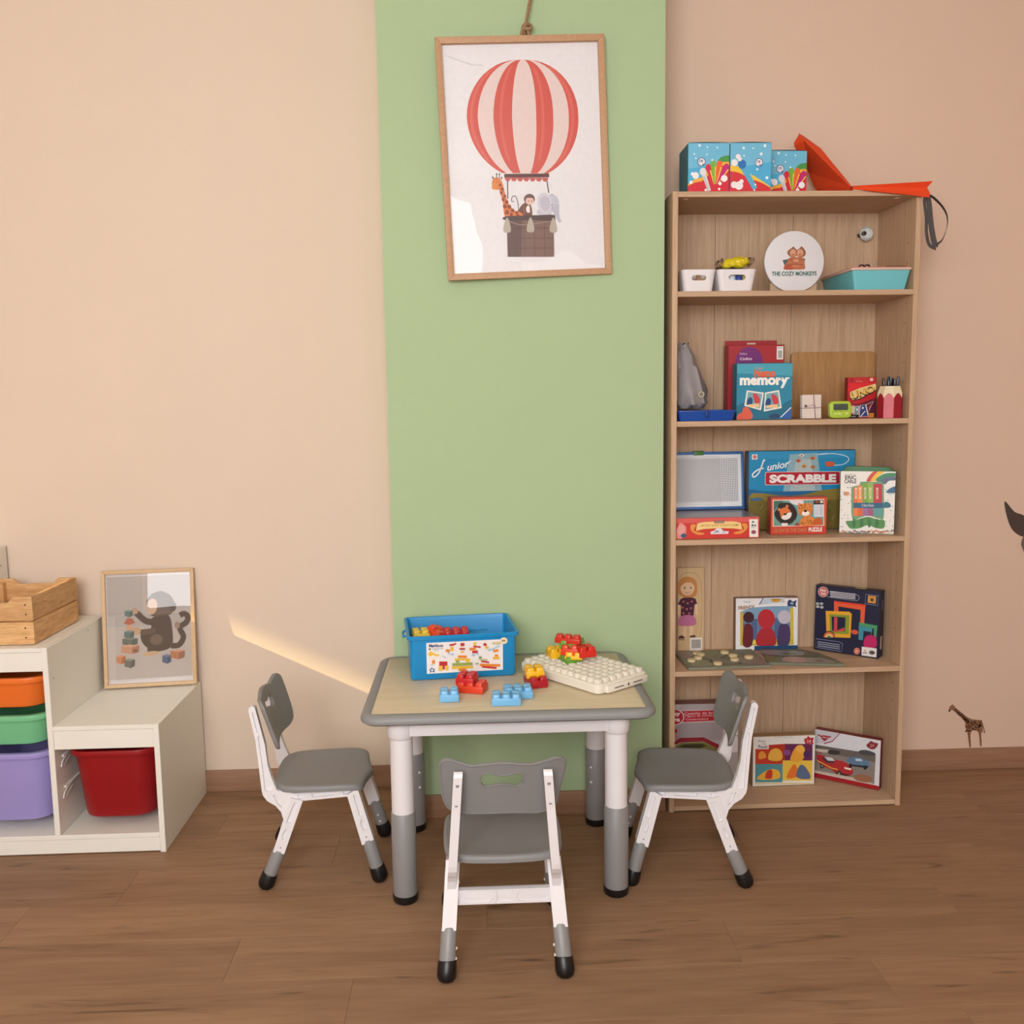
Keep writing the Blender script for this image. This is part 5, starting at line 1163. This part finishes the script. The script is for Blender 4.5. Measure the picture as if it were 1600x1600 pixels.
bin_('deep lilac plastic bin at bottom of the middle column', -1.6925, .330, .232, (162, 150, 212))
bin_('shallow mint green plastic bin above the lilac one', -1.6925, .4520, .1035, (122, 198, 146))
bin_('shallow orange plastic bin at top of the middle column', -1.6925, .5720, .1035, (240, 118, 42))
# wooden crate
def build_crate():
    t = thing('wooden_crate', 'pine slat crate with cut-out hand holds on the middle storage step', 'crate', (-1.716, -.263, Z2))
    hx, hy, th = .1325, .1625, .010
    def prm(name, poly, y0, y1, M=None, plane='xz'):
        q = MB(); q.prism(poly, y0, y1, M_pine, plane=plane, bev=.0008); return q.build(name, t)
    for y in (-hy, hy-th):
        q = MB(); q.box(-hx, hx, y, y+th, .003, .0735, M_pine, bev=.001, seg=1); q.build('slat', t)
        prm('slat', [(-hx, .078), (hx, .078), (hx, .153), (.075, .153), (.058, .135), (-.058, .135), (-.075, .153), (-hx, .153)], y, y+th)
    for x in (-hx, hx-th):
        q = MB(); q.box(x, x+th, -hy+th+.0002, hy-th-.0002, .003, .0735, M_pine, bev=.001, seg=1); q.build('slat', t)
        q = MB(); q.box(x, x+th, -hy+th+.0002, hy-th-.0002, .078, .153, M_pine, bev=.001, seg=1); q.build('slat', t)
    for sx in (-1, 1):
        for sy in (-1, 1):
            q = MB(); a_, b_ = sx*(hx-th-.001), sx*(hx-th-.023); c_, d_ = sy*(hy-th-.001), sy*(hy-th-.023)
            q.box(min(a_, b_), max(a_, b_), min(c_, d_), max(c_, d_), .012, .142, M_pine, bev=.001, seg=1); q.build('corner_post', t)
    for k in range(4):
        y = -.115+k*.0767; q = MB(); q.box(-hx+th+.0005, hx-th-.0005, y-.03, y+.03, .003, .011, M_pine, bev=.001, seg=1); q.build('base_slat', t)
    q = MB(); nl = mat((70, 52, 40), rough=.5, metal=.5)
    for x in (hx-.022, -hx+.022):
        for z in (.025, .055, .098, .128): q.lathe([(.0001, .0012), (.0026, .0008), (.0026, -.002)], nl, n=8, M=Matrix.Translation((x+.003*sin(z*200), -hy, z)) @ Matrix.Rotation(radians(90), 4, 'X'))
    islands(q, 'nail', t)
build_crate()

# ================================================================== TABLE
def build_table():
    cx, cy, zt = -.129, -.578, .565
    t = thing('activity_table', 'low children\'s activity table with pale wood top, grey edge and white legs', 'table', (cx, cy, 0))
    hx, hy = .4055, .307
    m = MB(); top = wood('table_top_foil', (216, 200, 170), (202, 184, 152), grain=(.8, 9, 9), scale=3.5, rough=.32)
    m.prism(rrect2(hx-.0305, hy-.0305, .008, 3), zt-.012, zt-.0012, top, plane='xy', bev=.0005); m.build('tabletop', t)
    # rounded grey edge band: swept profile
    prof = [(-.031, -.001), (-.026, .0012), (-.012, .000), (-.004, -.005), (0, -.014), (-.002, -.022), (-.010, -.0275), (-.034, -.0275), (-.034, -.013), (-.031, -.012)]
    rings = []; corners = rrect2(hx, hy, .055, 8)
    m = MB(); n = len(corners)
    for k in range(n):
        p = Vector(corners[k]); sgnx = 1 if p.x > 0 else -1; sgny = 1 if p.y > 0 else -1
        q = k % 9; 
        base = {0: -90, 1: 0, 2: 90, 3: 180}[k//9]; an = radians(base+q*90/8)
        d = Vector((cos(an), sin(an)))
        ring = []
        for u, z in prof:
            w_ = p+d*u
            # inner edge follows a tighter corner
            if u < -.02:
                ccx, ccy = sgnx*(hx-.0305-.008), sgny*(hy-.0305-.008)
                kk = .0305+u; w_ = Vector((ccx, ccy))+d*(.008+kk)
            ring.append((w_.x, w_.y, zt+z))
        rings.append(ring)
    rings.append(rings[0]); m.loft(rings, M_gtrim, caps=False); m.build('edge_band', t)
    # apron and legs
    zl, zh = zt-.0795, zt-.0275
    lx, ly = .2996, .2216
    def bx(name, x0, x1, y0, y1):
        q = MB(); q.box(x0, x1, y0, y1, zl+.004, zh, M_wplast, bev=.002); q.build(name, t)
    bx('apron', -lx, lx, -ly-.029, -ly-.011); bx('apron', -lx, lx, ly+.011, ly+.029); bx('apron', -lx-.029, -lx-.011, -ly, ly); bx('apron', lx+.011, lx+.029, -ly, ly)
    for sx in (-1, 1):
        for sy in (-1, 1):
            at = (sx*lx, sy*ly, 0)
            q = MB(); q.loft([[(at[0]+x, at[1]+y, z) for x, y in rrect2(r, r, rr, 6)] for r, rr, z in ((.0335, .0333, zl-.006), (.038, .036, zl), (.038, .034, zl+.02), (.038, .034, zh))], M_wplast); lg = q.build('corner_block', t)
            q = MB(); q.lathe([(.0315, .262), (.0315, zl-.004)], M_wplast, n=28, at=at); lg = q.build('leg', t)
            q = MB(); q.lathe([(.0335, .022), (.0345, .026), (.0345, .262), (.0325, .2645), (.0318, .2645)], M_sleeve, n=28, at=at); q.build('leg_sleeve', lg)
            q = MB(); q.lathe([(.030, 0), (.0345, .004), (.0362, .012), (.0362, .0235), (.034, .0245)], M_black, n=28, at=at); q.build('foot_cap', lg)
            q = MB()
            for z in (.155, .205): q.ball((at[0]-sx*.0195, at[1]-.0288, z+.0) if sy > 0 else (at[0]-sx*.02, at[1]+.0284, z), (.0045, .0045, .0045), mat((232, 230, 228), rough=.3), n=10)
            islands(q, 'height_button', lg)
build_table()

# ================================================================== CHAIRS
def build_chair():
    t = thing('kids_chair', 'left', 'chair', (0, 0, 0))
    def yk(z): return .1445-.038*max(0, z-.02)/.5      # the sides lean slightly inwards with height
    def side(s, mb):     # map y as offset from the side plane
        mb.map(lambda x, y, z: (x, s*(yk(z)+y), z)); return mb
    post = [(-.191, .526), (-.187, .534), (-.180, .537), (-.172, .533), (-.147, .425), (-.141, .365), (-.131, .327), (-.117, .289), (-.066, .278), (.111, .286), (.117, .282), (.106, .262), (-.043, .255), (-.055, .225), (-.075, .19), (-.100, .200), (-.107, .225), (-.122, .244), (-.145, .259), (-.157, .276), (-.160, .290), (-.173, .435)]
    front = [(.084, .268), (.112, .2855), (.117, .280), (.158, .133), (.1235, .118)]
    rear = [(-.078, .268), (-.043, .258), (-.1005, .104), (-.1325, .112), (-.1005, .203)]
    rib = .0016
    def pocket(pts, r=.003):
        # round the corners of a pocket outline
        out = []; n_ = len(pts)
        for i in range(n_):
            p = Vector(pts[i]); a_ = (Vector(pts[i-1])-p); b_ = (Vector(pts[(i+1) % n_])-p)
            ra = min(r, a_.length*.45); rb = min(r, b_.length*.45)
            p0 = p+a_.normalized()*ra; p1 = p+b_.normalized()*rb
            for k in range(4):
                u = k/3; out.append(tuple(p0*(1-u)**2+p*2*u*(1-u)+p1*u*u))
        return out
    for s in (1, -1):
        q = MB(); q.prism(post, -.0105, .0035, M_wplast)
        holes = [[(-.1815, .520), (-.1735, .520), (-.1600, .463), (-.1685, .460)], [(-.1665, .450), (-.1570, .450), (-.1465, .366), (-.1270, .304), (-.1360, .286), (-.1510, .289), (-.1560, .350)], [(-.1290, .277), (-.1150, .277), (-.1040, .237), (-.1170, .250)], [(-.0600, .2735), (-.0420, .2745), (-.0400, .2625), (-.0560, .2610)], [(-.0180, .2755), (.0460, .2795), (.0470, .2670), (-.0165, .2635)], [(.0720, .2805), (.1050, .2820), (.1010, .2690), (.0730, .2680)]]
        q.holed(post, [pocket(h) for h in holes], .0034, .0105, M_wplast)
        side(s, q).build('side_frame', t)
        for nm, poly, a, b, slot in (('front', front, Vector((.1408, 0, .127)), Vector((.169, 0, .026)), [(.1010, .2680), (.1120, .2660), (.1300, .2050), (.1190, .2020)]), ('rear', rear, Vector((-.1165, 0, .109)), Vector((-.1535, 0, .022)), [(-.0680, .2540), (-.0550, .2500), (-.0795, .1930), (-.0925, .1965)])):
            q = MB(); q.prism(poly, -.0175, .0095, M_wplast)
            c = Vector((.1285, 0, .178)) if nm == 'front' else Vector((-.0975, 0, .162)); d = (b-a).normalized(); e = Vector((-d.z, 0, d.x))
            slot2 = [((c+d*(.017*cos(k*pi/8))+e*(.0062*sin(k*pi/8))).x, (c+d*(.017*cos(k*pi/8))+e*(.0062*sin(k*pi/8))).z) for k in range(16)]
            q.holed(poly, [pocket(slot), slot2], .0094, .0175, M_wplast)
            lg = side(s, q).build('leg', t)
            dk = mat((90, 86, 84)); q = MB(); c2 = a-d*.016; q.ball((c2.x, .0172, c2.z), (.0022, .0016, .0022), dk, n=8); side(s, q).build('screw', lg)
            q = MB()
            def ring(p, rx, ry): return [p+e*(rx*cos(2*pi*k/20))+Vector((0, ry*sin(2*pi*k/20), 0)) for k in range(20)]
            q.loft([ring(a-d*.004, .0178, .0186), ring(a, .0195, .0200), ring(b, .0200, .0205), ring(b+d*.008, .018, .019)], M_sleeve); side(s, q).build('leg_sleeve', lg)
            q = MB(); q.loft([ring(b-d*.024, .0215, .0218), ring(b-d*.020, .0228, .0230), ring(b+d*.0, .0240, .0240)]+[[Vector((p.x, p.y, max(p.z, .0))) for p in ring(b+d*k, r, r)] for k, r in ((.010, .0238), (.019, .0208), (.0255, .013))], M_black)
            q.map(lambda x, y, z: (x, y, max(z, 0.0)))
            side(s, q).build('foot_cap', lg)
            q = MB()
            for k in (.045, .068):
                c3 = a+d*k; q.ball((c3.x, -.0195, c3.z), .0045, mat((226, 224, 222), rough=.3), n=10)
            islands(side(s, q), 'height_button', lg)
    q = MB(); q.box(-.0925, -.0785, -.122, .122, .158, .196, M_wplast, bev=.001)
    RZ = Matrix.Translation((-.0945, 0, 0)) @ Matrix.Rotation(radians(90), 4, 'Z')
    q.holed([(-.122, .158), (.122, .158), (.122, .196), (-.122, .196)], [[(sg*.072+u, .177+v) for u, v in rrect2(.040, .0145, .013, 4)] for sg in (-1, 1)]+[pocket([(-.022, .1625), (-.017, .170), (-.017, .184), (-.022, .1915), (.022, .1915), (.017, .184), (.017, .170), (.022, .1625)], .002)], -.002, .002, M_wplast, M=RZ)
    q.build('stretcher', t)
    # seat: rounded slab, slightly dished, front edge curling down
    q = MB(); N = 48
    def outline(k, s, grow=0.0):
        a_ = 2*pi*k/N; c, s_ = cos(a_), sin(a_); ex = 2/5.5
        x = (abs(c)**ex)*(1 if c >= 0 else -1); y = (abs(s_)**ex)*(1 if s_ >= 0 else -1)
        X = .010+x*(.1335*s); Y = y*(.1515*s)*(1-.035*max(0, -x))
        if x > .6: X += .008*cos(y*5.2)*s
        if x < -.6: X -= .014*(1-y*y)*s
        return X, Y, x, y
    rings = []
    for s, z in ((.02, .2935), (.35, .2935), (.65, .2955), (.85, .2995), (.94, .3020), (.985, .3005), (1.0, .2940), (.995, .2845), (.96, .2825), (.6, .2830), (.02, .2830)):
        ring = []
        for k in range(N):
            X, Y, x, y = outline(k, s)
            drop = .012*max(0, (X-.075)/.07)**2 if s > .6 else 0
            ring.append((X, Y, z-drop))
        rings.append(ring)
    q.loft(rings, M_gplast); q.build('seat', t, angle=60)
    # backrest: outlined panel with a bone-shaped hand hole, bent into a shallow curve
    out = [(-60, 0), (60, 0)]
    U = [(62, 170), (72, 126), (118, 104), (200, 116), (280, 129), (350, 124), (480, 109), (610, 120), (690, 129), (760, 112), (835, 97), (882, 115), (896, 160), (886, 330), (862, 418), (822, 450), (745, 466), (600, 462), (480, 458), (350, 464), (230, 474), (150, 456), (112, 410), (98, 330)]
    Hh = [(344, 226), (352, 192), (385, 178), (430, 190), (480, 194), (535, 184), (580, 177), (618, 190), (630, 222), (618, 258), (580, 274), (535, 262), (480, 256), (430, 264), (385, 274), (352, 258)]
    k0 = .302/835
    def loc2(p): return ((p[0]-479)*k0, (470-p[1])*(.160/366))
    outer = [loc2(p) for p in smooth(U, 4, True)]; hole = [loc2(p) for p in smooth(Hh, 4, True)]
    cu = bpy.data.curves.new('panel', 'CURVE'); cu.dimensions = '2D'; cu.fill_mode = 'BOTH'; cu.extrude = .0035; cu.bevel_depth = .002; cu.bevel_resolution = 1
    for lp in (outer, hole):
        sp = cu.splines.new('POLY'); sp.points.add(len(lp)-1); sp.use_cyclic_u = True
        for i, p in enumerate(lp): sp.points[i].co = (p[0], p[1], 0, 1)
    ob = bpy.data.objects.new('panel', cu); COL.objects.link(ob)
    me = bpy.data.meshes.new_from_object(ob.evaluated_get(bpy.context.evaluated_depsgraph_get()))
    bm = bmesh.new(); bm.from_mesh(me); bmesh.ops.remove_doubles(bm, verts=bm.verts[:], dist=1e-5)
    for i in range(-7, 8): bmesh.ops.bisect_plane(bm, geom=bm.verts[:]+bm.edges[:]+bm.faces[:], plane_co=(i*.02, 0, 0), plane_no=(1, 0, 0))
    bpy.data.objects.remove(ob); bpy.data.curves.remove(cu); bpy.data.meshes.remove(me)
    q = MB(); q.add_bm(bm, M_gplast, True)
    # raised rim on the rear face
    q.tube([(x*.985, (z-.080)*.97+.080, -.0050) for x, z in outer], .0024, M_gplast, n=6, closed=True)
    q.tube([(x, z, -.0052) for x, z in hole], .0022, M_gplast, n=6, closed=True)
    # local (u across, v up, w thickness) -> chair: lean and curve
    lean = .31
    def bend(u, v, w):
        x = -.1315+.0065+w; x += 1.15*u*u      # ends curve forward
        z = v
        return (x-sin(lean)*z, u, .404+z*cos(lean))
    q.map(lambda x, y, z: bend(x, y, z)); q.build('backrest', t, angle=50)
    q = MB(); dk = mat((120, 116, 114), rough=.4)
    for s in (-1, 1):
        for x, z in ((-.186, .505), (-.1745, .452)): q.lathe([(.0001, .0015), (.0042, .0015), (.0046, .0)], dk, n=10, M=Matrix.Translation((x-.0003, s*yk(z), z)) @ Matrix.Rotation(radians(-90+12), 4, 'Y'))
    islands(q, 'post_screw', t)
    return t
chair = build_chair()
G = 'grey and white children\'s chairs around the table'
def place(o, label, x, y, rz):
    o.location = (x, y, 0); o.rotation_euler = (0, 0, rz); o['label'] = label; o['group'] = G
place(chair, 'grey and white child\'s chair at left side of table, facing right', -.690, -.552, radians(2.5))
c2 = copy_tree(chair); place(c2, 'grey and white child\'s chair at table\'s right, before the bookcase', .404, -.628, radians(180-5))
c3 = copy_tree(chair); place(c3, 'grey and white child\'s chair seen from behind at table front', -.157, -1.018, radians(90))

# ================================================================== THINGS ON THE TABLE
ZT = .565
def brick(name_label, nx, ny, loc, rz, col, hb=.0205, group=None, tilt=(0, 0)):
    """chunky toy brick: body, split studs"""
    u = .0272
    t = thing('toy_brick', name_label, 'toy brick', loc, (tilt[0], tilt[1], rz), group)
    c = mat(col, rough=.32, noise=.02)
    m = MB(); m.box(-nx*u/2+.0004, nx*u/2-.0004, -ny*u/2+.0004, ny*u/2-.0004, 0, hb, c, bev=.0018); m.build('brick_body', t)
    m = MB()
    for i in range(nx):
        for j in range(ny):
            x, y = (i-(nx-1)/2)*u, (j-(ny-1)/2)*u
            m.loft([[(x+a_, y+b_, z) for a_, b_ in rrect2(r, r, .005, 3)] for r, z in ((.0112, hb-.001), (.0108, hb+.0085), (.0092, hb+.0105))], c)
    m.build('studs', t)
    return t
LB, RD, OR, YE, DR, GR = (120, 186, 232), (200, 30, 34), (222, 64, 34), (246, 190, 36), (176, 24, 38), (104, 158, 56)
GT = 'loose toy bricks on the table top'
brick('light blue 2 by 2 toy brick alone at left front of the table', 2, 2, (-.294, -.745, ZT), .03, LB, group=GT)
brick('orange-red 3 by 2 toy brick under the red one on table top', 3, 2, (-.2295, -.672, ZT), -.32, OR, group=GT)
brick('red 2 by 2 toy brick stacked on the orange-red one', 2, 2, (-.2440, -.664, ZT+.0215), -.32, RD, group=GT)
brick('light blue 3 by 2 toy brick nearest the front table edge', 3, 2, (-.1350, -.790, ZT), -.02, LB, group=GT)
brick('light blue 3 by 2 toy brick just behind the other blue one', 3, 2, (-.1000, -.7330, ZT), .06, LB, group=GT)
brick('dark red 3 by 2 toy brick under the yellow one near the base plate', 2, 3, (-.0420, -.6250, ZT), .22, DR, group=GT)
brick('yellow 2 by 2 toy brick stacked on the dark red one', 2, 2, (-.0460, -.6130, ZT+.0215), .14, YE, group=GT)
# base plate
pa = math.atan2(-.28, .223)
t = thing('base_plate', 'white studded toy base plate lying askew beside the blue tub', 'base plate', (.1045, -.5535, ZT+.0015), pa)
wp = mat((236, 230, 216), rough=.4, noise=.015, name='cream_white_plastic')
m = MB(); hx, hy = .171, .107
m.loft([rr3(hx-.006, hy-.006, .014, 0, 5), rr3(hx-.002, hy-.002, .018, .003, 5), rr3(hx, hy, .02, .020, 5), rr3(hx, hy, .02, .0255, 5), rr3(hx-.003, hy-.003, .017, .0285, 5)], wp); m.build('plate_body', t)
m = MB()
pts = rrect2(.0092, .0092, .004, 2)
for i in range(12):
    for j in range(7):
        x, y = (i-5.5)*.0272, (j-3)*.0286
        m.loft([[(x+a_*k, y+b_*k, z) for a_, b_ in pts] for k, z in ((1.0, .0280), (1.12, .036), (.98, .0395), (.6, .0408))], wp)
m.build('stud_field', t)
m = MB(); m.box(hx-.004, hx+.010, -.078, .094, .0015, .0235, wp, bev=.004)
m.build('clip_flange', t)
m = MB(); dk = mat((96, 88, 78))
for y0, y1 in ((-.05, -.012), (.030, .068)): m.box(hx+.0095, hx+.0104, y0, y1, .0115, .0145, dk)
m.box(hx+.0095, hx+.0104, .006, .012, .008, .017, dk); islands(m, 'slot_mark', t)
# model on the plate
zp = ZT+.0395
GP = 'toy bricks of the little model on the base plate'
brick('yellow 2 by 2 toy brick at left on the white base plate', 2, 2, (.0330, -.4720, zp), .28, YE, group=GP)
brick('green 2 by 2 toy brick at the bottom of the model', 2, 2, (.0720, -.5270, zp), .4, GR, hb=.011, group=GP)
brick('yellow flat toy brick above the bottom green one', 2, 2, (.0840, -.5310, zp+.012), -.25, YE, hb=.011, group=GP)
brick('red 2 by 2 toy brick under the narrow green brick', 2, 1, (.0700, -.5310, zp+.0215), -.3, OR, group=GP)
brick('red 2 by 2 toy brick at lower right of the model', 2, 2, (.1160, -.5340, zp+.0190), .25, (214, 42, 30), group=GP)
brick('green narrow toy brick below the top red brick', 2, 1, (.0680, -.5160, zp+.0395), -.35, GR, hb=.014, group=GP)
brick('red 3 by 1 toy brick crowning the model on the base plate', 3, 1, (.0670, -.5130, zp+.0540), -.42, (206, 48, 30), hb=.016, group=GP)
brick('green toy brick peeking out behind the top red brick', 1, 1, (.1060, -.4900, zp+.032), -.1, GR, group=GP)
# blue tub
t = thing('blue_tub', 'bright blue plastic tub with brick picture label on the table', 'tub', (-.2675, -.4300, ZT), .105)
bl = mat((24, 142, 206), rough=.35, noise=.03, name='blue_plastic')
H = .140; m = MB(); hx, hy = .1635, .1275; bx_, by_ = .160, .113
m.loft([rr3(bx_-.004, by_-.004, .012, 0, 4), rr3(bx_, by_, .014, .004, 4), rr3(hx-.002, hy-.003, .016, H-.012, 4), rr3(hx+.006, hy+.005, .018, H-.0115, 4), rr3(hx+.0075, hy+.0065, .019, H-.002, 4), rr3(hx+.005, hy+.004, .017, H, 4), rr3(hx-.002, hy-.003, .013, H-.001, 4), rr3(hx-.005, hy-.006, .012, H-.014, 4), rr3(bx_-.004, by_-.004, .010, .005, 4)], bl)
m.build('tub_body', t)
m = MB(); 
for s in (-1, 1):
    q = [(s*(hx+.005), -.035, H-.02), (s*(hx+.014), -.03, H-.024), (s*(hx+.014), .03, H-.024), (s*(hx+.005), .035, H-.02)]
    m.tube(q, .0035, bl, n=6)
islands(m, 'handle', t); m = MB(); m.box(-.10, .10, hy-.0135, hy-.009, .088, .094, mat((60, 160, 214), rough=.3), bev=.001, seg=1); m.build('inner_rib', t)
# printed label (tub crop 8x units)
lw, lh = .232, .098
an = math.atan2(hy-.003-by_, H-.016)
a = Art([(333, 520), (1278, 468), (1280, 885), (345, 942)], lw, lh, clamp=False)
a.poly([(333, 520), (1278, 468), (1280, 885), (345, 942)], '#f1ecec')
a.text('Maxi', 410, 556, 88, 44, '#2f3f74', bold=.05, a=-3); a.text('Blocks', 500, 556, 86, 40, '#2f3f74', bold=.04, a=-3); a.text('Creative set', 470, 594, 140, 24, '#44527c', a=-3); a.text('60 PCS', 458, 620, 60, 14, '#6a748c', a=-3)
a.ell(376, 604, 14, 12, '#4a6a3a')
def blk(x, y, w, h, c, an_=-4): 
    ca, sa = cos(radians(an_)), sin(radians(an_)); a.poly([(x+u*ca-v*sa, y+u*sa+v*ca) for u, v in ((-w/2, -h/2), (w/2, -h/2), (w/2, h/2), (-w/2, h/2))], c)
cy_, co, cr_, cb, cg = '#eec13a', '#e88a2f', '#c62f36', '#a9cbe2', '#9aac56'
for b_ in ((390, 668, 50, 60, cy_, 30), (440, 680, 110, 26, cy_, 14), (560, 712, 60, 20, '#c9d0d4', 30), (425, 740, 34, 40, '#e9e0d2', 0), (425, 780, 36, 50, co, 0), (410, 820, 50, 14, '#b9c6b8', 0),
           (600, 625, 50, 40, co, 10), (650, 600, 40, 60, cy_, 0), (650, 545, 60, 26, cr_, -8), (690, 530, 30, 20, cr_, -30), (615, 660, 30, 26, cb, 0), (655, 675, 40, 24, cb, 0),
           (780, 540, 50, 44, cr_, 0), (778, 578, 36, 22, '#f0d8c8', 0), (778, 600, 70, 26, '#b9404a', 0), (780, 640, 40, 26, cy_, 0),
           (932, 530, 34, 40, cy_, 0), (960, 570, 90, 22, cr_, 8), (905, 600, 80, 36, co, -8), (935, 640, 70, 36, cr_, -5), (915, 685, 40, 30, cb, 0), (965, 670, 34, 26, cb, 0),
           (1058, 540, 40, 36, cr_, 40), (1080, 580, 36, 40, cy_, 40), (1130, 610, 80, 30, cb, -10), (1200, 575, 80, 20, cb, -30), (1190, 625, 66, 36, co, -10),
           (1198, 690, 40, 30, co, 0), (1195, 725, 80, 34, cy_, 0),
           (545, 800, 100, 60, cr_, 0), (510, 865, 44, 66, cy_, 0), (590, 860, 40, 66, cy_, 0), (550, 850, 26, 60, cr_, 0),
           (780, 705, 110, 34, co, 0), (780, 742, 190, 26, cy_, 0), (720, 770, 44, 34, cg, 0), (845, 765, 44, 34, cy_, 0), (780, 808, 250, 40, cg, -3), (780, 850, 260, 34, cy_, -3), (780, 880, 90, 36, co, -3),
           (1000, 720, 34, 40, '#8a9a6a', 0), (1040, 750, 90, 34, '#bcbf9a', 8), (1060, 775, 100, 22, cr_, 8), (960, 800, 40, 24, '#a9b39a', 0), (1120, 820, 250, 34, co, 2), (1110, 850, 180, 26, cr_, 6)):
    blk(*b_)
a.poly(smooth([(370, 880), (392, 872), (404, 846), (420, 872), (446, 868), (432, 892), (440, 918), (408, 908), (380, 922), (386, 896)], 2, True), '#33508c'); a.ell(408, 888, 16, 16, '#dfe6f0')
a.ell(1200, 518, 54, 17, '#a8963c'); a.ell(1200, 516, 44, 12, '#e3d7a2'); a.ell(1288, 484, 46, 46, '#f3e3bd'); a.text('60', 1285, 484, 44, 26, '#6a4a30', bold=.04)
a.build('label', t, (.004, -by_-.0022, .020), (an, 0, 0))
# bricks inside the tub
def tub_local(x, y): 
    c, s = cos(.105), sin(.105); return (-.2675+x*c-y*s, -.43+x*s+y*c)
GI = 'toy bricks lying inside the blue tub'
random.seed(21)
m = MB()
for k in range(64):
    u, v, z = random.uniform(-.116, .116), random.uniform(-.070, .072), random.uniform(.034, .058)
    if u < -.02 and v > 0: z += random.uniform(0, .007)
    M = Matrix.Translation((*tub_local(u, v), ZT+z)) @ Matrix.Rotation(random.uniform(0, 6), 4, 'Z') @ Matrix.Rotation(random.uniform(-.5, .5), 4, 'X') @ Matrix.Rotation(random.uniform(-.5, .5), 4, 'Y')
    c = mat(random.choice([LB, RD, OR, YE, DR, GR]), rough=.32, noise=.02); w_ = random.choice([.024, .024, .018])
    m.box(-w_, w_, -.016, .016, -.010, .008, c, bev=.0015, seg=1, M=M)
    for sx in (-.5, .5):
        m.box(sx*w_-.009, sx*w_+.009, -.009, .009, .008, .016, c, bev=.002, seg=1, M=M)
o = m.build('brick_heap'); o['kind'] = 'stuff'; o['label'] = 'heap of toy bricks filling the lower half of the blue tub'; o['category'] = 'toy bricks'
x, y = tub_local(-.122, .040); brick('yellow toy brick at left inside the blue tub', 2, 2, (x, y, ZT+.090), .2, (236, 200, 60), group=GI)
x, y = tub_local(-.075, .048); brick('orange toy brick standing up inside the blue tub', 2, 2, (x, y, ZT+.092), .9, (226, 78, 48), group=GI, tilt=(.5, .3))
x, y = tub_local(-.008, .045); brick('red toy brick in the middle inside the blue tub', 3, 2, (x, y, ZT+.084), .1, (206, 36, 48), group=GI, tilt=(.15, 0))
# ================================================================== WALL STICKERS
def sticker(name, label, cat, quad, w, h, loc, fn):
    a = Art(quad, w, h); fn(a); o = a.build(name, None, loc); tag(o, label, cat); return o
def giraffe(a):    # crop5r 3.077x units
    c, d = '#93694f', '#54382a'
    a.poly(smooth([(247, 1072), (252, 1052), (262, 1045), (275, 1055), (300, 1075), (330, 1100), (360, 1115), (395, 1120), (410, 1140), (412, 1175), (405, 1185), (410, 1240), (402, 1240), (392, 1180), (365, 1165), (355, 1190), (360, 1245), (352, 1245), (340, 1180), (328, 1150), (325, 1125), (290, 1090), (265, 1068), (252, 1076)], 3, True), c)
    random.seed(6)
    for i in range(120):
        t_ = random.random()
        if t_ < .35: k = random.random(); x, y = 275+k*70+random.uniform(-5, 5), 1068+k*60+random.uniform(-6, 6)
        else: x, y = random.uniform(332, 405), random.uniform(1122, 1172)
        a.ell(x, y, random.uniform(2.5, 4.5), random.uniform(2.5, 4.5), d, n=6, same=i > 0)
    for x in (345, 400): 
        for k in range(4): a.ell(x+k*2.4, 1185+k*11, 2.4, 4, d, n=6)
    a.line([(262, 1048), (264, 1040)], 3, d); a.line([(405, 1130), (418, 1165), (420, 1182)], [4, 3, 6], d); a.ell(250, 1072, 4, 5, '#2e2420'); a.ell(270, 1050, 6, 3, c, 30)
sticker('giraffe_sticker', 'small spotted giraffe wall sticker standing on the baseboard, right of bookcase', 'wall sticker', [(235, 1035), (430, 1035), (430, 1250), (235, 1250)], .1585, .176, (1.611, -.0006, .0812), giraffe)
def rhino(a):      # metres x100, origin at the left horn tip; y down
    g, d = '#6e5f58', '#4b3e3a'
    a.poly(smooth([(0, 0), (4, 4), (8, 6), (9, 13), (5, 12), (2, 8)], 4, True), d)
    a.poly(smooth([(8, 12), (9, 6), (11, 1), (13, 3), (15, 6), (30, 2), (60, 4), (66, 20), (64, 50), (56, 50), (54, 34), (30, 36), (26, 52), (17, 52), (15, 34), (9.6, 28), (8.6, 20), (7, 16)], 4, True), g)
    a.ell(13, 10, 1.2, 1.2, '#221a18')
sticker('rhino_sticker', 'dark rhino wall sticker with curved horn at the right edge', 'wall sticker', [(0, 0), (70, 0), (70, 56), (0, 56)], .70, .56, (1.716+.35, -.0006, 1.012-.56), rhino)
